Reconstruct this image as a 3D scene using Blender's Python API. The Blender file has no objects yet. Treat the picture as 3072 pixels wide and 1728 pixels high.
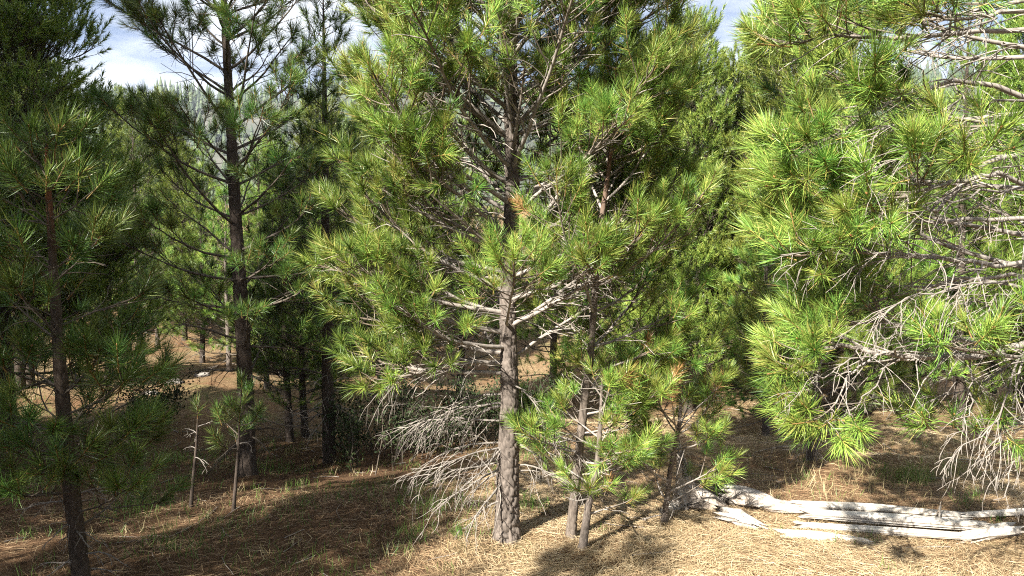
import bpy, math, random
import numpy as np
from mathutils import Vector, Matrix, Quaternion

# ------------------------------------------------------------------ camera, sky, sun, exposure
scene = bpy.context.scene
col = scene.collection
PITCH = math.radians(4.0)
CAM_Z = 2.34
FOC = 2218.0                                   # focal length in photograph pixels (3072 wide)
cd = bpy.data.cameras.new('camera'); cam = bpy.data.objects.new('camera', cd); col.objects.link(cam)
cd.sensor_width = 36.0; cd.lens = 36.0 * FOC / 3072.0
cd.clip_start = 0.05; cd.clip_end = 6000
cam.location = (0, 0, CAM_Z); cam.rotation_euler = (math.pi / 2 - PITCH, 0, 0)
scene.camera = cam

SUN_EL = math.radians(37.0)
SUN_DIR = np.array([0.63, 0.777])              # the way the light travels over the ground: to the right and away
SUN_DIR = SUN_DIR / np.linalg.norm(SUN_DIR)
world = bpy.data.worlds.new('World'); scene.world = world; world.use_nodes = True
wn, wl = world.node_tree.nodes, world.node_tree.links
wn.clear()
wo = wn.new('ShaderNodeOutputWorld'); bg = wn.new('ShaderNodeBackground'); sky = wn.new('ShaderNodeTexSky')
sky.sky_type = 'NISHITA'; sky.sun_disc = False; sky.sun_elevation = SUN_EL
sky.sun_rotation = math.atan2(-SUN_DIR[0], -SUN_DIR[1])
sky.air_density = 0.4; sky.dust_density = 0.3; sky.ozone_density = 1.0
tc = wn.new('ShaderNodeTexCoord'); mp = wn.new('ShaderNodeMapping'); mp.inputs['Scale'].default_value = (1.0, 1.0, 2.6)
cn = wn.new('ShaderNodeTexNoise'); cn.inputs['Scale'].default_value = 0.9; cn.inputs['Detail'].default_value = 7; cn.inputs['Roughness'].default_value = 0.6
cr = wn.new('ShaderNodeValToRGB'); cr.color_ramp.elements[0].position = 0.41; cr.color_ramp.elements[1].position = 0.64
cm = wn.new('ShaderNodeMixRGB'); cm.inputs[2].default_value = (7.0, 7.2, 7.5, 1)
sx = wn.new('ShaderNodeSeparateXYZ'); wl.new(tc.outputs['Generated'], sx.inputs[0])
mz = wn.new('ShaderNodeMath'); mz.operation = 'MAXIMUM'; mz.inputs[1].default_value = 0.0; wl.new(sx.outputs['Z'], mz.inputs[0])
ma = wn.new('ShaderNodeMath'); ma.operation = 'ADD'; ma.inputs[1].default_value = 0.12; wl.new(mz.outputs[0], ma.inputs[0])
vd = wn.new('ShaderNodeVectorMath'); vd.operation = 'DIVIDE'; cx = wn.new('ShaderNodeCombineXYZ')
for _i in range(3): wl.new(ma.outputs[0], cx.inputs[_i])
wl.new(tc.outputs['Generated'], vd.inputs[0]); wl.new(cx.outputs[0], vd.inputs[1])
mp.inputs['Scale'].default_value = (1.0, 1.0, 0.0); mp.inputs['Location'].default_value = (1.5, 4.0, 0)
wl.new(vd.outputs[0], mp.inputs['Vector']); wl.new(mp.outputs['Vector'], cn.inputs['Vector'])
wl.new(cn.outputs['Fac'], cr.inputs['Fac']); wl.new(cr.outputs['Color'], cm.inputs[0])
wl.new(sky.outputs['Color'], cm.inputs[1]); wl.new(cm.outputs['Color'], bg.inputs['Color'])
bg.inputs['Strength'].default_value = 0.05
wl.new(bg.outputs['Background'], wo.inputs['Surface'])

sd = bpy.data.lights.new('sun', 'SUN'); sd.energy = 5.0; sd.angle = math.radians(0.53); sd.color = (1.0, 0.955, 0.87)
sun = bpy.data.objects.new('sun', sd); col.objects.link(sun)
sun.rotation_mode = 'QUATERNION'
_sv = Vector((SUN_DIR[0] * math.cos(SUN_EL), SUN_DIR[1] * math.cos(SUN_EL), -math.sin(SUN_EL)))
sun.rotation_quaternion = _sv.to_track_quat('-Z', 'Y'); sun.location = (-20, -20, 30)

scene.view_settings.view_transform = 'Standard'; scene.view_settings.look = 'None'
scene.view_settings.exposure = 2.1; scene.view_settings.gamma = 1.0
scene.render.engine = 'CYCLES'
cy = scene.cycles
cy.max_bounces = 5; cy.diffuse_bounces = 2; cy.glossy_bounces = 2; cy.transmission_bounces = 3; cy.transparent_max_bounces = 4
cy.filter_width = 1.1
cy.use_denoising = False
cy.sample_clamp_indirect = 4.0

# ------------------------------------------------------------------ helpers
UPC = np.array([0, math.sin(PITCH), math.cos(PITCH)]); FWD = np.array([0, math.cos(PITCH), -math.sin(PITCH)])
CAM = np.array([0, 0, CAM_Z])
def at(px, py, Y):
    """a point of the place seen at photograph pixel (px, py) at ground distance Y"""
    d = FWD + (px - 1536.0) / FOC * np.array([1.0, 0, 0]) - (py - 864.0) / FOC * UPC
    return CAM + d * (Y / d[1])
def project(P):
    q = P - CAM
    f = q @ FWD
    return 1536 + FOC * q[..., 0] / f, 864 - FOC * (q @ UPC) / f, f

def tag(o, label=None, cat=None, group=None, kind=None):
    if label: o['label'] = label
    if cat: o['category'] = cat
    if group: o['group'] = group
    if kind: o['kind'] = kind
    return o
def empty(name, loc):
    o = bpy.data.objects.new(name, None); col.objects.link(o); o.location = loc; o.empty_display_size = 0.2
    return o
def link(name, me, mat=None, parent=None):
    o = bpy.data.objects.new(name, me); col.objects.link(o)
    if mat is not None and len(me.materials) == 0: me.materials.append(mat)
    if parent is not None: o.parent = parent
    return o

class Acc:
    def __init__(s): s.v = []; s.t = []; s.a = []; s.n = 0
    def add(s, v, t, a=0.0):
        v = np.asarray(v, float)
        s.v.append(v); s.t.append(np.asarray(t, np.int64) + s.n)
        s.a.append(np.full(len(v), a) if np.isscalar(a) else np.asarray(a, float)); s.n += len(v)
    def mesh(s, name, smooth=True):
        V = np.concatenate(s.v); T = np.concatenate(s.t); A = np.concatenate(s.a)
        me = bpy.data.meshes.new(name)
        me.vertices.add(len(V)); me.vertices.foreach_set('co', V.astype(np.float32).ravel())
        me.loops.add(len(T) * 3); me.loops.foreach_set('vertex_index', T.astype(np.int32).ravel())
        me.polygons.add(len(T)); me.polygons.foreach_set('loop_start', np.arange(0, len(T) * 3, 3, dtype=np.int32))
        me.update(calc_edges=True)
        at_ = me.attributes.new('tone', 'FLOAT', 'POINT'); at_.data.foreach_set('value', A.astype(np.float32))
        if smooth: me.polygons.foreach_set('use_smooth', np.ones(len(T), dtype=bool))
        return me

def unit(v): return v / (np.linalg.norm(v, axis=-1, keepdims=True) + 1e-12)
_tri_cache = {}
def tube_tris(n, k):
    if (n, k) not in _tri_cache:
        i = np.arange(n - 1)[:, None] * k; j = np.arange(k)[None]; j2 = (j + 1) % k
        a, b, c, d = i + j, i + j2, i + k + j2, i + k + j
        _tri_cache[(n, k)] = np.concatenate([np.stack([a, b, c], -1).reshape(-1, 3), np.stack([a, c, d], -1).reshape(-1, 3)])
    return _tri_cache[(n, k)]
def frames(P):
    t = unit(np.gradient(P, axis=0))
    m = unit(t.mean(0)); ref = np.array([0, 0, 1.0]) if abs(m[2]) < 0.75 else np.array([1.0, 0.1, 0])
    n = unit(np.cross(t, ref)); b = np.cross(n, t)
    return t, n, b
def tube(P, r, k=5):
    t, n, b = frames(P)
    a = np.arange(k) * (2 * math.pi / k)
    V = P[:, None] + r[:, None, None] * (np.cos(a)[None, :, None] * n[:, None] + np.sin(a)[None, :, None] * b[:, None])
    return V.reshape(-1, 3), tube_tris(len(P), k)

def smoothstep(a, b, x):
    t = np.clip((x - a) / (b - a), 0, 1); return t * t * (3 - 2 * t)
def vnoise(P, seed=0):
    """cheap smooth value noise in 3D, about -1..1"""
    P = np.asarray(P, float); I = np.floor(P).astype(np.int64); F = P - I; F = F * F * (3 - 2 * F)
    def h(ix, iy, iz):
        n = (ix * 374761393 + iy * 668265263 + iz * 2147483647 + seed * 974634777) & 0xFFFFFFFF
        n = ((n ^ (n >> 13)) * 1274126177) & 0xFFFFFFFF; n = n ^ (n >> 16)
        return (n & 0xFFFF) / 32767.5 - 1.0
    r = 0
    for dx in (0, 1):
        for dy in (0, 1):
            for dz in (0, 1):
                w = (F[..., 0] if dx else 1 - F[..., 0]) * (F[..., 1] if dy else 1 - F[..., 1]) * (F[..., 2] if dz else 1 - F[..., 2])
                r = r + w * h(I[..., 0] + dx, I[..., 1] + dy, I[..., 2] + dz)
    return r
def fbm(P, seed=0, oct=4):
    r = 0; a = 1.0; s = 0
    for i in range(oct):
        r = r + a * vnoise(np.asarray(P) * 2 ** i, seed + i); s += a; a *= 0.5
    return r / s

# ------------------------------------------------------------------ materials
def new_mat(name):
    m = bpy.data.materials.new(name); m.use_nodes = True
    nt = m.node_tree; nt.nodes.clear()
    out = nt.nodes.new('ShaderNodeOutputMaterial'); p = nt.nodes.new('ShaderNodeBsdfPrincipled')
    nt.links.new(p.outputs[0], out.inputs[0])
    return m, nt, p, out
def ramp(nt, fac, stops):
    r = nt.nodes.new('ShaderNodeValToRGB'); e = r.color_ramp.elements
    while len(e) < len(stops): e.new(0.5)
    for q, (pos, c) in zip(e, stops): q.position = pos; q.color = (*c, 1)
    nt.links.new(fac, r.inputs[0]); return r.outputs[0]
def noise(nt, scale, detail=4, rough=0.55, coord='Object', stretch=None, kind='ShaderNodeTexNoise'):
    t = nt.nodes.new('ShaderNodeTexCoord'); n = nt.nodes.new(kind); n.inputs['Scale'].default_value = scale
    if kind == 'ShaderNodeTexNoise': n.inputs['Detail'].default_value = detail; n.inputs['Roughness'].default_value = rough
    src = t.outputs[coord]
    if stretch:
        mpn = nt.nodes.new('ShaderNodeMapping'); mpn.inputs['Scale'].default_value = stretch; nt.links.new(src, mpn.inputs[0]); src = mpn.outputs[0]
    nt.links.new(src, n.inputs['Vector']); return n.outputs[0]
def attr(nt, name='tone'):
    a = nt.nodes.new('ShaderNodeAttribute'); a.attribute_name = name; return a.outputs['Fac']
def mix(nt, fac, a, b, mode='MIX'):
    m = nt.nodes.new('ShaderNodeMixRGB'); m.blend_type = mode
    for i, s in ((0, fac), (1, a), (2, b)):
        if hasattr(s, 'is_output'): nt.links.new(s, m.inputs[i])
        else: m.inputs[i].default_value = s if i == 0 else (*s, 1)
    return m.outputs[0]
def bump(nt, p, h, strength=0.4, dist=0.01):
    b = nt.nodes.new('ShaderNodeBump'); b.inputs['Strength'].default_value = strength; b.inputs['Distance'].default_value = dist
    nt.links.new(h, b.inputs['Height']); nt.links.new(b.outputs[0], p.inputs['Normal'])

def needle_mat(name, stops, hue=0.018, trans=0.15):
    m, nt, p, out = new_mat(name)
    c = ramp(nt, attr(nt), stops)
    oi = nt.nodes.new('ShaderNodeObjectInfo')
    hs = nt.nodes.new('ShaderNodeHueSaturation'); nt.links.new(c, hs.inputs['Color'])
    for sock, lo, hi in (('Hue', 0.5 - hue, 0.5 + hue), ('Value', 0.68, 1.22)):
        mr = nt.nodes.new('ShaderNodeMapRange'); mr.inputs['To Min'].default_value = lo; mr.inputs['To Max'].default_value = hi
        nt.links.new(oi.outputs['Random'], mr.inputs['Value']); nt.links.new(mr.outputs[0], hs.inputs[sock])
    nt.links.new(hs.outputs[0], p.inputs['Base Color'])
    p.inputs['Roughness'].default_value = 0.42; p.inputs['Specular IOR Level'].default_value = 0.45
    t = nt.nodes.new('ShaderNodeBsdfTranslucent'); nt.links.new(hs.outputs[0], t.inputs[0])
    ms = nt.nodes.new('ShaderNodeMixShader'); ms.inputs[0].default_value = trans
    nt.links.new(p.outputs[0], ms.inputs[1]); nt.links.new(t.outputs[0], ms.inputs[2]); nt.links.new(ms.outputs[0], out.inputs[0])
    return m
# tone 0..0.9 runs through the needle greens, 1.0 is the brown bud at the shoot's tip
M_LONG = needle_mat('long_needles', [(0.0, (0.035, 0.10, 0.02)), (0.45, (0.145, 0.252, 0.038)), (0.85, (0.335, 0.425, 0.078)), (0.93, (0.42, 0.34, 0.10)), (0.97, (0.32, 0.16, 0.06))])
M_SHORT = needle_mat('short_needles', [(0.0, (0.05, 0.11, 0.02)), (0.5, (0.165, 0.24, 0.038)), (0.9, (0.34, 0.375, 0.075)), (0.97, (0.36, 0.24, 0.07))], 0.015)
M_DEADN = needle_mat('dead_needles', [(0.0, (0.22, 0.10, 0.035)), (1.0, (0.42, 0.25, 0.10))], 0.01)
M_DULL = needle_mat('shade_toned_needles', [(0.0, (0.03, 0.08, 0.018)), (0.5, (0.08, 0.145, 0.026)), (0.88, (0.17, 0.225, 0.04)), (0.97, (0.26, 0.12, 0.05))])  # dimmed copy of the long needles, shade put into the green

def bark_mat(name, lo, hi, top=None, fine=60):
    m, nt, p, out = new_mat(name)
    n1 = noise(nt, 9, 6, 0.65, stretch=(1, 1, 0.4)); n2 = noise(nt, fine, 4, 0.6, stretch=(1, 1, 0.3))
    c = ramp(nt, n1, [(0.32, lo), (0.68, hi)])
    c = mix(nt, 0.5, c, ramp(nt, n2, [(0.3, tuple(0.6 * x for x in lo)), (0.7, tuple(1.15 * x for x in hi))]))
    if top: c = mix(nt, attr(nt), c, top)
    nt.links.new(c, p.inputs['Base Color']); p.inputs['Roughness'].default_value = 0.9; p.inputs['Specular IOR Level'].default_value = 0.2
    bump(nt, p, n2, 0.7, 0.006)
    return m
M_BARK = bark_mat('grey_bark', (0.035, 0.028, 0.023), (0.20, 0.165, 0.138))
M_BARKD = bark_mat('shade_toned_bark', (0.032, 0.025, 0.02), (0.095, 0.072, 0.057))  # brown lowered towards black to stand in for deep trunk shade
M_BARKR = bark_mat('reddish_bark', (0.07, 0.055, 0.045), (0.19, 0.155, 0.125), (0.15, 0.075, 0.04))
M_BARKS = bark_mat('shaded_young_bark', (0.035, 0.026, 0.02), (0.10, 0.075, 0.055), (0.13, 0.05, 0.022))  # dark tones also carry the left pine's shade
def twig_mat(name, old, young):
    m, nt, p, out = new_mat(name)
    c = mix(nt, attr(nt), old, young)
    n = noise(nt, 25, 3, 0.6)
    c = mix(nt, 1.0, c, ramp(nt, n, [(0.3, (0.62, 0.62, 0.62)), (0.7, (1.2, 1.2, 1.2))]), 'MULTIPLY')
    nt.links.new(c, p.inputs['Base Color']); p.inputs['Roughness'].default_value = 0.8; p.inputs['Specular IOR Level'].default_value = 0.25
    return m
M_TWIG = twig_mat('branch_wood', (0.29, 0.255, 0.22), (0.11, 0.08, 0.05))
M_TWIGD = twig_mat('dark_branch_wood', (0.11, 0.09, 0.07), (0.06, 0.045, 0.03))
M_DEAD = twig_mat('dead_branch_wood', (0.21, 0.185, 0.16), (0.32, 0.28, 0.24))

m, nt, p, out = new_mat('weathered_wood'); M_WOOD = m
g1 = noise(nt, 5, 6, 0.6, stretch=(0.25, 1.6, 6)); g2 = noise(nt, 1.8, 4, 0.6)
c = ramp(nt, g1, [(0.28, (0.36, 0.31, 0.26)), (0.5, (0.62, 0.57, 0.50)), (0.75, (0.74, 0.70, 0.63))])
c = mix(nt, ramp(nt, g2, [(0.42, (0, 0, 0)), (0.75, (0.7, 0.7, 0.7))]), c, (0.46, 0.38, 0.29))
c = mix(nt, attr(nt), c, (0.15, 0.10, 0.065))
nt.links.new(c, p.inputs['Base Color']); p.inputs['Roughness'].default_value = 0.85; p.inputs['Specular IOR Level'].default_value = 0.2
bump(nt, p, g1, 0.55, 0.012)
m, nt, p, out = new_mat('rotten_wood'); M_ROT = m
g1 = noise(nt, 22, 6, 0.7); g2 = noise(nt, 4, 4, 0.6)
c = ramp(nt, g1, [(0.3, (0.17, 0.135, 0.11)), (0.5, (0.42, 0.37, 0.32)), (0.72, (0.60, 0.56, 0.50))])
c = mix(nt, ramp(nt, g2, [(0.5, (0, 0, 0)), (0.7, (0.75, 0.75, 0.75))]), c, (0.24, 0.17, 0.115))
nt.links.new(c, p.inputs['Base Color']); p.inputs['Roughness'].default_value = 0.95
bump(nt, p, g1, 0.9, 0.02)

m, nt, p, out = new_mat('forest_floor'); M_GROUND = m
n1 = noise(nt, 0.55, 5, 0.6); n2 = noise(nt, 14, 6, 0.7); n3 = noise(nt, 70, 4, 0.7); n4 = noise(nt, 1.7, 4, 0.6)
c = ramp(nt, n2, [(0.3, (0.10, 0.06, 0.034)), (0.5, (0.24, 0.165, 0.09)), (0.72, (0.38, 0.28, 0.165))])
c = mix(nt, ramp(nt, n1, [(0.42, (0, 0, 0)), (0.65, (0.75, 0.75, 0.75))]), c, (0.17, 0.085, 0.042))
c = mix(nt, ramp(nt, n4, [(0.52, (0, 0, 0)), (0.7, (0.5, 0.5, 0.5))]), c, (0.13, 0.15, 0.055))
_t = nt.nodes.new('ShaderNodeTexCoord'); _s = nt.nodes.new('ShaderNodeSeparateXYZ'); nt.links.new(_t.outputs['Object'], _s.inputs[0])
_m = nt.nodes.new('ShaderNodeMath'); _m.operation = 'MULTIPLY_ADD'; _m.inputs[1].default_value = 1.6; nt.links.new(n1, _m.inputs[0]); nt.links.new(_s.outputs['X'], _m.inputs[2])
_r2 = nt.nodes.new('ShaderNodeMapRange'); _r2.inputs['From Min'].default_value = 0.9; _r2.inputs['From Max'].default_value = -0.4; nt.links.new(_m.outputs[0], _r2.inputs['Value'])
duff_shade = ramp(nt, n2, [(0.3, (0.045, 0.028, 0.017)), (0.55, (0.13, 0.075, 0.04)), (0.75, (0.22, 0.145, 0.085))])   # dark reddish duff under the left trees, lowered in tone to deepen their shade
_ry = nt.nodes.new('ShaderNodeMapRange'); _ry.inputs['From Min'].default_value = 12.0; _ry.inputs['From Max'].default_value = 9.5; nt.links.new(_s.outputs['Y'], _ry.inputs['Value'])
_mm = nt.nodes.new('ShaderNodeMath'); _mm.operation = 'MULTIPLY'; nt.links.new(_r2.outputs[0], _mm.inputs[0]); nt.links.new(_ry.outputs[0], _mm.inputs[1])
c = mix(nt, _mm.outputs[0], c, duff_shade)
c = mix(nt, 0.6, c, ramp(nt, n3, [(0.3, (0.35, 0.35, 0.35)), (0.7, (1.35, 1.35, 1.35))]), 'MULTIPLY')
nt.links.new(c, p.inputs['Base Color']); p.inputs['Roughness'].default_value = 0.95; p.inputs['Specular IOR Level'].default_value = 0.1
bump(nt, p, n3, 0.9, 0.03)
m, nt, p, out = new_mat('needle_straw'); M_STRAW = m
c = ramp(nt, attr(nt), [(0.0, (0.15, 0.07, 0.035)), (0.45, (0.36, 0.25, 0.135)), (0.8, (0.52, 0.40, 0.235)), (1.0, (0.62, 0.51, 0.33))])
nt.links.new(c, p.inputs['Base Color']); p.inputs['Roughness'].default_value = 0.6
m, nt, p, out = new_mat('grass_blades'); M_GRASS = m
c = ramp(nt, attr(nt), [(0.0, (0.07, 0.16, 0.025)), (0.6, (0.16, 0.25, 0.05)), (0.8, (0.40, 0.33, 0.15)), (1.0, (0.55, 0.46, 0.27))])
nt.links.new(c, p.inputs['Base Color']); p.inputs['Roughness'].default_value = 0.5
t = nt.nodes.new('ShaderNodeBsdfTranslucent'); nt.links.new(c, t.inputs[0]); ms = nt.nodes.new('ShaderNodeMixShader'); ms.inputs[0].default_value = 0.3
nt.links.new(p.outputs[0], ms.inputs[1]); nt.links.new(t.outputs[0], ms.inputs[2]); nt.links.new(ms.outputs[0], out.inputs[0])
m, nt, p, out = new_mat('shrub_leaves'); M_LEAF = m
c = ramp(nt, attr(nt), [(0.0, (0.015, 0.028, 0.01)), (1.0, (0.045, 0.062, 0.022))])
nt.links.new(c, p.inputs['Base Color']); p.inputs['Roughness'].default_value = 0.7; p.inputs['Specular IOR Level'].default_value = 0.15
m, nt, p, out = new_mat('pale_rock'); M_ROCK = m
c = ramp(nt, noise(nt, 6, 6, 0.65), [(0.3, (0.12, 0.10, 0.085)), (0.7, (0.28, 0.25, 0.22))])
nt.links.new(c, p.inputs['Base Color']); p.inputs['Roughness'].default_value = 0.9
m, nt, p, out = new_mat('far_conifers'); M_FAR = m
c = ramp(nt, attr(nt), [(0.0, (0.03, 0.05, 0.025)), (1.0, (0.075, 0.10, 0.04))])
nt.links.new(c, p.inputs['Base Color']); p.inputs['Roughness'].default_value = 0.8
m, nt, p, out = new_mat('far_hillside'); M_HILL = m
c = ramp(nt, noise(nt, 0.012, 6, 0.65), [(0.35, (0.035, 0.045, 0.025)), (0.55, (0.07, 0.07, 0.05)), (0.7, (0.11, 0.10, 0.08))])
nt.links.new(c, p.inputs['Base Color']); p.inputs['Roughness'].default_value = 0.95

# ------------------------------------------------------------------ terrain
ANCH = np.array([at(*a) for a in [
    (1520, 1600, 5.7), (1745, 1628, 5.55), (2600, 1600, 5.75), (3072, 1560, 6.0), (1536, 1728, 5.05), (3072, 1728, 4.95), (0, 1728, 4.95),
    (240, 1745, 4.85), (740, 1425, 8.2), (570, 1540, 6.7), (1000, 1600, 5.9), (985, 1372, 9.2), (870, 1330, 10.2), (915, 1312, 10.6),
    (2600, 1310, 9.8), (2320, 1280, 11.2), (2590, 1258, 12.2), (2900, 1270, 11.5), (2700, 1430, 7.4), (2100, 1480, 6.6), (1900, 1235, 13.5),
    (600, 1120, 14.5), (500, 1055, 19.0), (100, 1250, 11.0), (2700, 1190, 18), (1500, 1180, 18), (900, 1130, 17)]] +
    [np.array(a, float) for a in [(0, 0, 0.3), (-4, 0, 0.25), (4, 0, 0.35), (0, -8, 0.6), (-9, 3, 0.05), (-9, 10, -0.3), (9, 3, 0.3), (9, 10, -0.4),
                                  (0, 30, 0.2), (-15, 30, 1.0), (15, 30, 0.2), (-30, 10, 0.5), (30, 10, 0), (0, -30, 1)]])
def ground_z(x, y, rough=True):
    x = np.asarray(x, float); y = np.asarray(y, float)
    d2 = (x[..., None] - ANCH[:, 0]) ** 2 + (y[..., None] - ANCH[:, 1]) ** 2
    w = 1.0 / (d2 + 0.25) ** 1.7
    z = (w * ANCH[:, 2]).sum(-1) / w.sum(-1)
    if rough:
        P = np.stack([x, y, np.zeros_like(x)], -1)
        z = z + 0.05 * vnoise(P * 0.9, 3) + 0.022 * vnoise(P * 3.1, 5) + 0.01 * vnoise(P * 8.0, 7)
    r = np.hypot(x, y)
    z = z + 0.05 * np.maximum(0, r - 45)
    return z
def build_ground():
    # one sheet: fine near the camera, coarse towards the foot of the hills
    def axis(lo, hi, fine, core0, core1):
        a = [core0]
        s = fine
        x = core0
        core = list(np.arange(core0, core1 + 1e-6, fine))
        up = [core[-1]]; s = fine
        while up[-1] < hi: s *= 1.12; up.append(up[-1] + s)
        dn = [core[0]]; s = fine
        while dn[-1] > lo: s *= 1.12; dn.append(dn[-1] - s)
        return np.array(dn[:0:-1] + core + up[1:])
    X = axis(-900, 900, 0.07, -6, 6.5); Y = axis(-300, 700, 0.07, 3.8, 13.0)
    gx, gy = np.meshgrid(X, Y); V = np.stack([gx, gy, ground_z(gx, gy)], -1).reshape(-1, 3)
    nx, ny = len(X), len(Y)
    i = np.arange(ny - 1)[:, None] * nx; j = np.arange(nx - 1)[None]
    a = (i + j).ravel(); T = np.concatenate([np.stack([a, a + 1, a + nx + 1], -1), np.stack([a, a + nx + 1, a + nx], -1)])
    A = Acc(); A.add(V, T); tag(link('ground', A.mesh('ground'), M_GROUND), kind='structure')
build_ground()

def build_hill():
    th = np.linspace(-1.15, 1.15, 150); R = np.linspace(330, 1500, 90)
    tt, rr = np.meshgrid(th, R)
    def hz(t, r):
        P = np.stack([t * 6, r / 210.0, np.zeros_like(t)], -1)
        ridge = 186 + 22 * np.sin(t * 4.0 + 2.2) + 60 * t
        return -2 + ridge * smoothstep(360, 1080, r) * (1 + 0.16 * fbm(P, 11, 5)) - 120 * smoothstep(1120, 1500, r)
    def pos(t, r): return np.stack([np.sin(t) * r, np.cos(t) * r, hz(t, r)], -1)
    V = pos(tt, rr).reshape(-1, 3); nx, ny = len(th), len(R)
    i = np.arange(ny - 1)[:, None] * nx; j = np.arange(nx - 1)[None]; a = (i + j).ravel()
    A = Acc(); A.add(V, np.concatenate([np.stack([a, a + 1, a + nx + 1], -1), np.stack([a, a + nx + 1, a + nx], -1)]))
    tag(link('hill', A.mesh('hill'), M_HILL), kind='structure')
    rng = np.random.default_rng(4)
    n = 8000; t = rng.uniform(-0.8, 0.8, n); r = np.sqrt(rng.uniform(420 ** 2, 1150 ** 2, n))
    keep = fbm(np.stack([t * 16, r / 60, 0 * t], -1), 21, 3) > -0.12
    t, r = t[keep], r[keep]; B = pos(t, r); n = len(B)
    h = rng.uniform(9, 29, n) * rng.uniform(0.7, 1.1, n); w = h * rng.uniform(0.13, 0.2, n); A = Acc()
    k = 5; ang = np.arange(k) * 2 * math.pi / k
    for lo, hi, ws in ((0.05, 0.55, 1.0), (0.35, 0.8, 0.72), (0.62, 1.0, 0.45)):
        jit = rng.uniform(0.7, 1.25, (n, k))
        ring = np.stack([np.cos(ang)[None] * w[:, None] * ws * jit, np.sin(ang)[None] * w[:, None] * ws * jit, np.broadcast_to((h * lo)[:, None], (n, k))], -1) + B[:, None]
        tip = B + np.stack([0 * h, 0 * h, h * hi], -1)
        V = np.concatenate([ring, tip[:, None]], 1).reshape(-1, 3); o = np.arange(n)[:, None] * (k + 1); j = np.arange(k)[None]
        T = np.stack([o + j, o + (j + 1) % k, np.broadcast_to(o + k, (n, k))], -1).reshape(-1, 3)
        A.add(V, T, np.repeat(rng.random(n), k + 1))
    tag(link('distant_forest', A.mesh('distant_forest'), M_FAR), 'far off dark conifers scattered over the hazy hillside', 'forest', kind='stuff')
build_hill()

# ------------------------------------------------------------------ needle tufts
def tuft_arrays(rng, n, L, axis, w, segs=2, spread=(78, 18), bud=True, bias=0.0):
    """a shoot end: needles along an axis of the given length pointing out and forward (+Z)"""
    s = rng.random(n) ** 0.8
    th = np.radians(spread[0] + (spread[1] - spread[0]) * s + rng.normal(0, 11, n))
    ph = rng.random(n) * 2 * math.pi
    rad = np.stack([np.cos(ph), np.sin(ph), 0 * ph], -1)
    z = np.array([0, 0, 1.0])
    d = np.cos(th)[:, None] * z + np.sin(th)[:, None] * rad
    l = L * rng.uniform(0.72, 1.08, n) * (0.82 + 0.18 * s)
    base = z * (s * axis)[:, None]
    side = unit(np.cross(d, rng.normal(size=(n, 3))))
    bend = (rng.normal(0, 0.10, (n, 3)) + 0.12 * z - 0.10 * rad * 0) * l[:, None]
    tip = base + d * l[:, None] + bend; mid = base + d * (l * 0.52)[:, None] + bend * 0.2
    tone = np.clip(rng.normal(0.48 + bias, 0.2, n) + 0.10 * (s - 0.5), 0.02, 0.9)
    tone = np.where(rng.random(n) < 0.035, 0.93, tone)
    if segs == 2:
        V = np.stack([base - side * w * 0.35, base + side * w * 0.35, mid - side * w * 0.5, mid + side * w * 0.5, tip], 1)
        o = np.arange(n)[:, None, None] * 5; T = (o + np.array([[0, 1, 3], [0, 3, 2], [2, 3, 4]])[None]).reshape(-1, 3); k = 5
    else:
        V = np.stack([base - side * w * 0.5, base + side * w * 0.5, tip], 1)
        o = np.arange(n)[:, None, None] * 3; T = (o + np.array([[0, 1, 2]])[None]).reshape(-1, 3); k = 3
    V = V.reshape(-1, 3); A = np.repeat(tone, k)
    if bud and segs == 2:
        P = np.stack([np.zeros(5), np.zeros(5), axis + L * np.array([-0.02, 0.02, 0.06, 0.09, 0.11])], -1)
        bv, bt = tube(P, L * np.array([0.025, 0.042, 0.04, 0.022, 0.002]), 5)
        T = np.concatenate([T, bt + len(V)]); V = np.concatenate([V, bv]); A = np.concatenate([A, np.full(len(bv), 1.0)])
        P = np.array([[0, 0, -0.02], [0, 0, axis * 0.5], [0, 0, axis]])
        bv, bt = tube(P, np.array([0.003, 0.003, 0.0035]), 4)
        T = np.concatenate([T, bt + len(V)]); V = np.concatenate([V, bv]); A = np.concatenate([A, np.full(len(bv), 0.95)])
    return V, T, A
_r = np.random.default_rng(77)
HI = [tuft_arrays(_r, int(_r.integers(85, 140)), 0.124 * _r.uniform(0.82, 1.12), 0.04 + 0.011 * i, 0.0027, 2, (_r.uniform(70, 88), _r.uniform(14, 28)), bias=_r.uniform(-0.22, 0.2)) for i in range(10)]
MID = [tuft_arrays(_r, 84, 0.122, 0.045 + 0.018 * i, 0.0046, 1, bias=0.2 * (i - 2.5) / 2.5) for i in range(6)]
LOW = [tuft_arrays(_r, 52, 0.15, 0.08 + 0.03 * i, 0.0064, 1) for i in range(4)]
SHORT = [tuft_arrays(_r, 60, 0.070, 0.12 + 0.03 * i, 0.0080, 1, (66, 22)) for i in range(4)]
def tuft_mesh(name, arr, mat):
    A = Acc(); A.add(*arr); me = A.mesh(name, smooth=False); me.materials.append(mat); return me
TM = {}
def tuft_meshes(mat):
    if mat.name not in TM: TM[mat.name] = [tuft_mesh('needle_tuft', a, mat) for a in HI]
    return TM[mat.name]
def align(d, roll):
    d = unit(d); r = np.array([1.0, 0, 0]) if abs(d[0]) < 0.8 else np.array([0, 1.0, 0])
    x = unit(np.cross(r, d)); y = np.cross(d, x); c, s = math.cos(roll), math.sin(roll)
    return np.stack([c * x + s * y, -s * x + c * y, d], 1)       # columns

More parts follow.
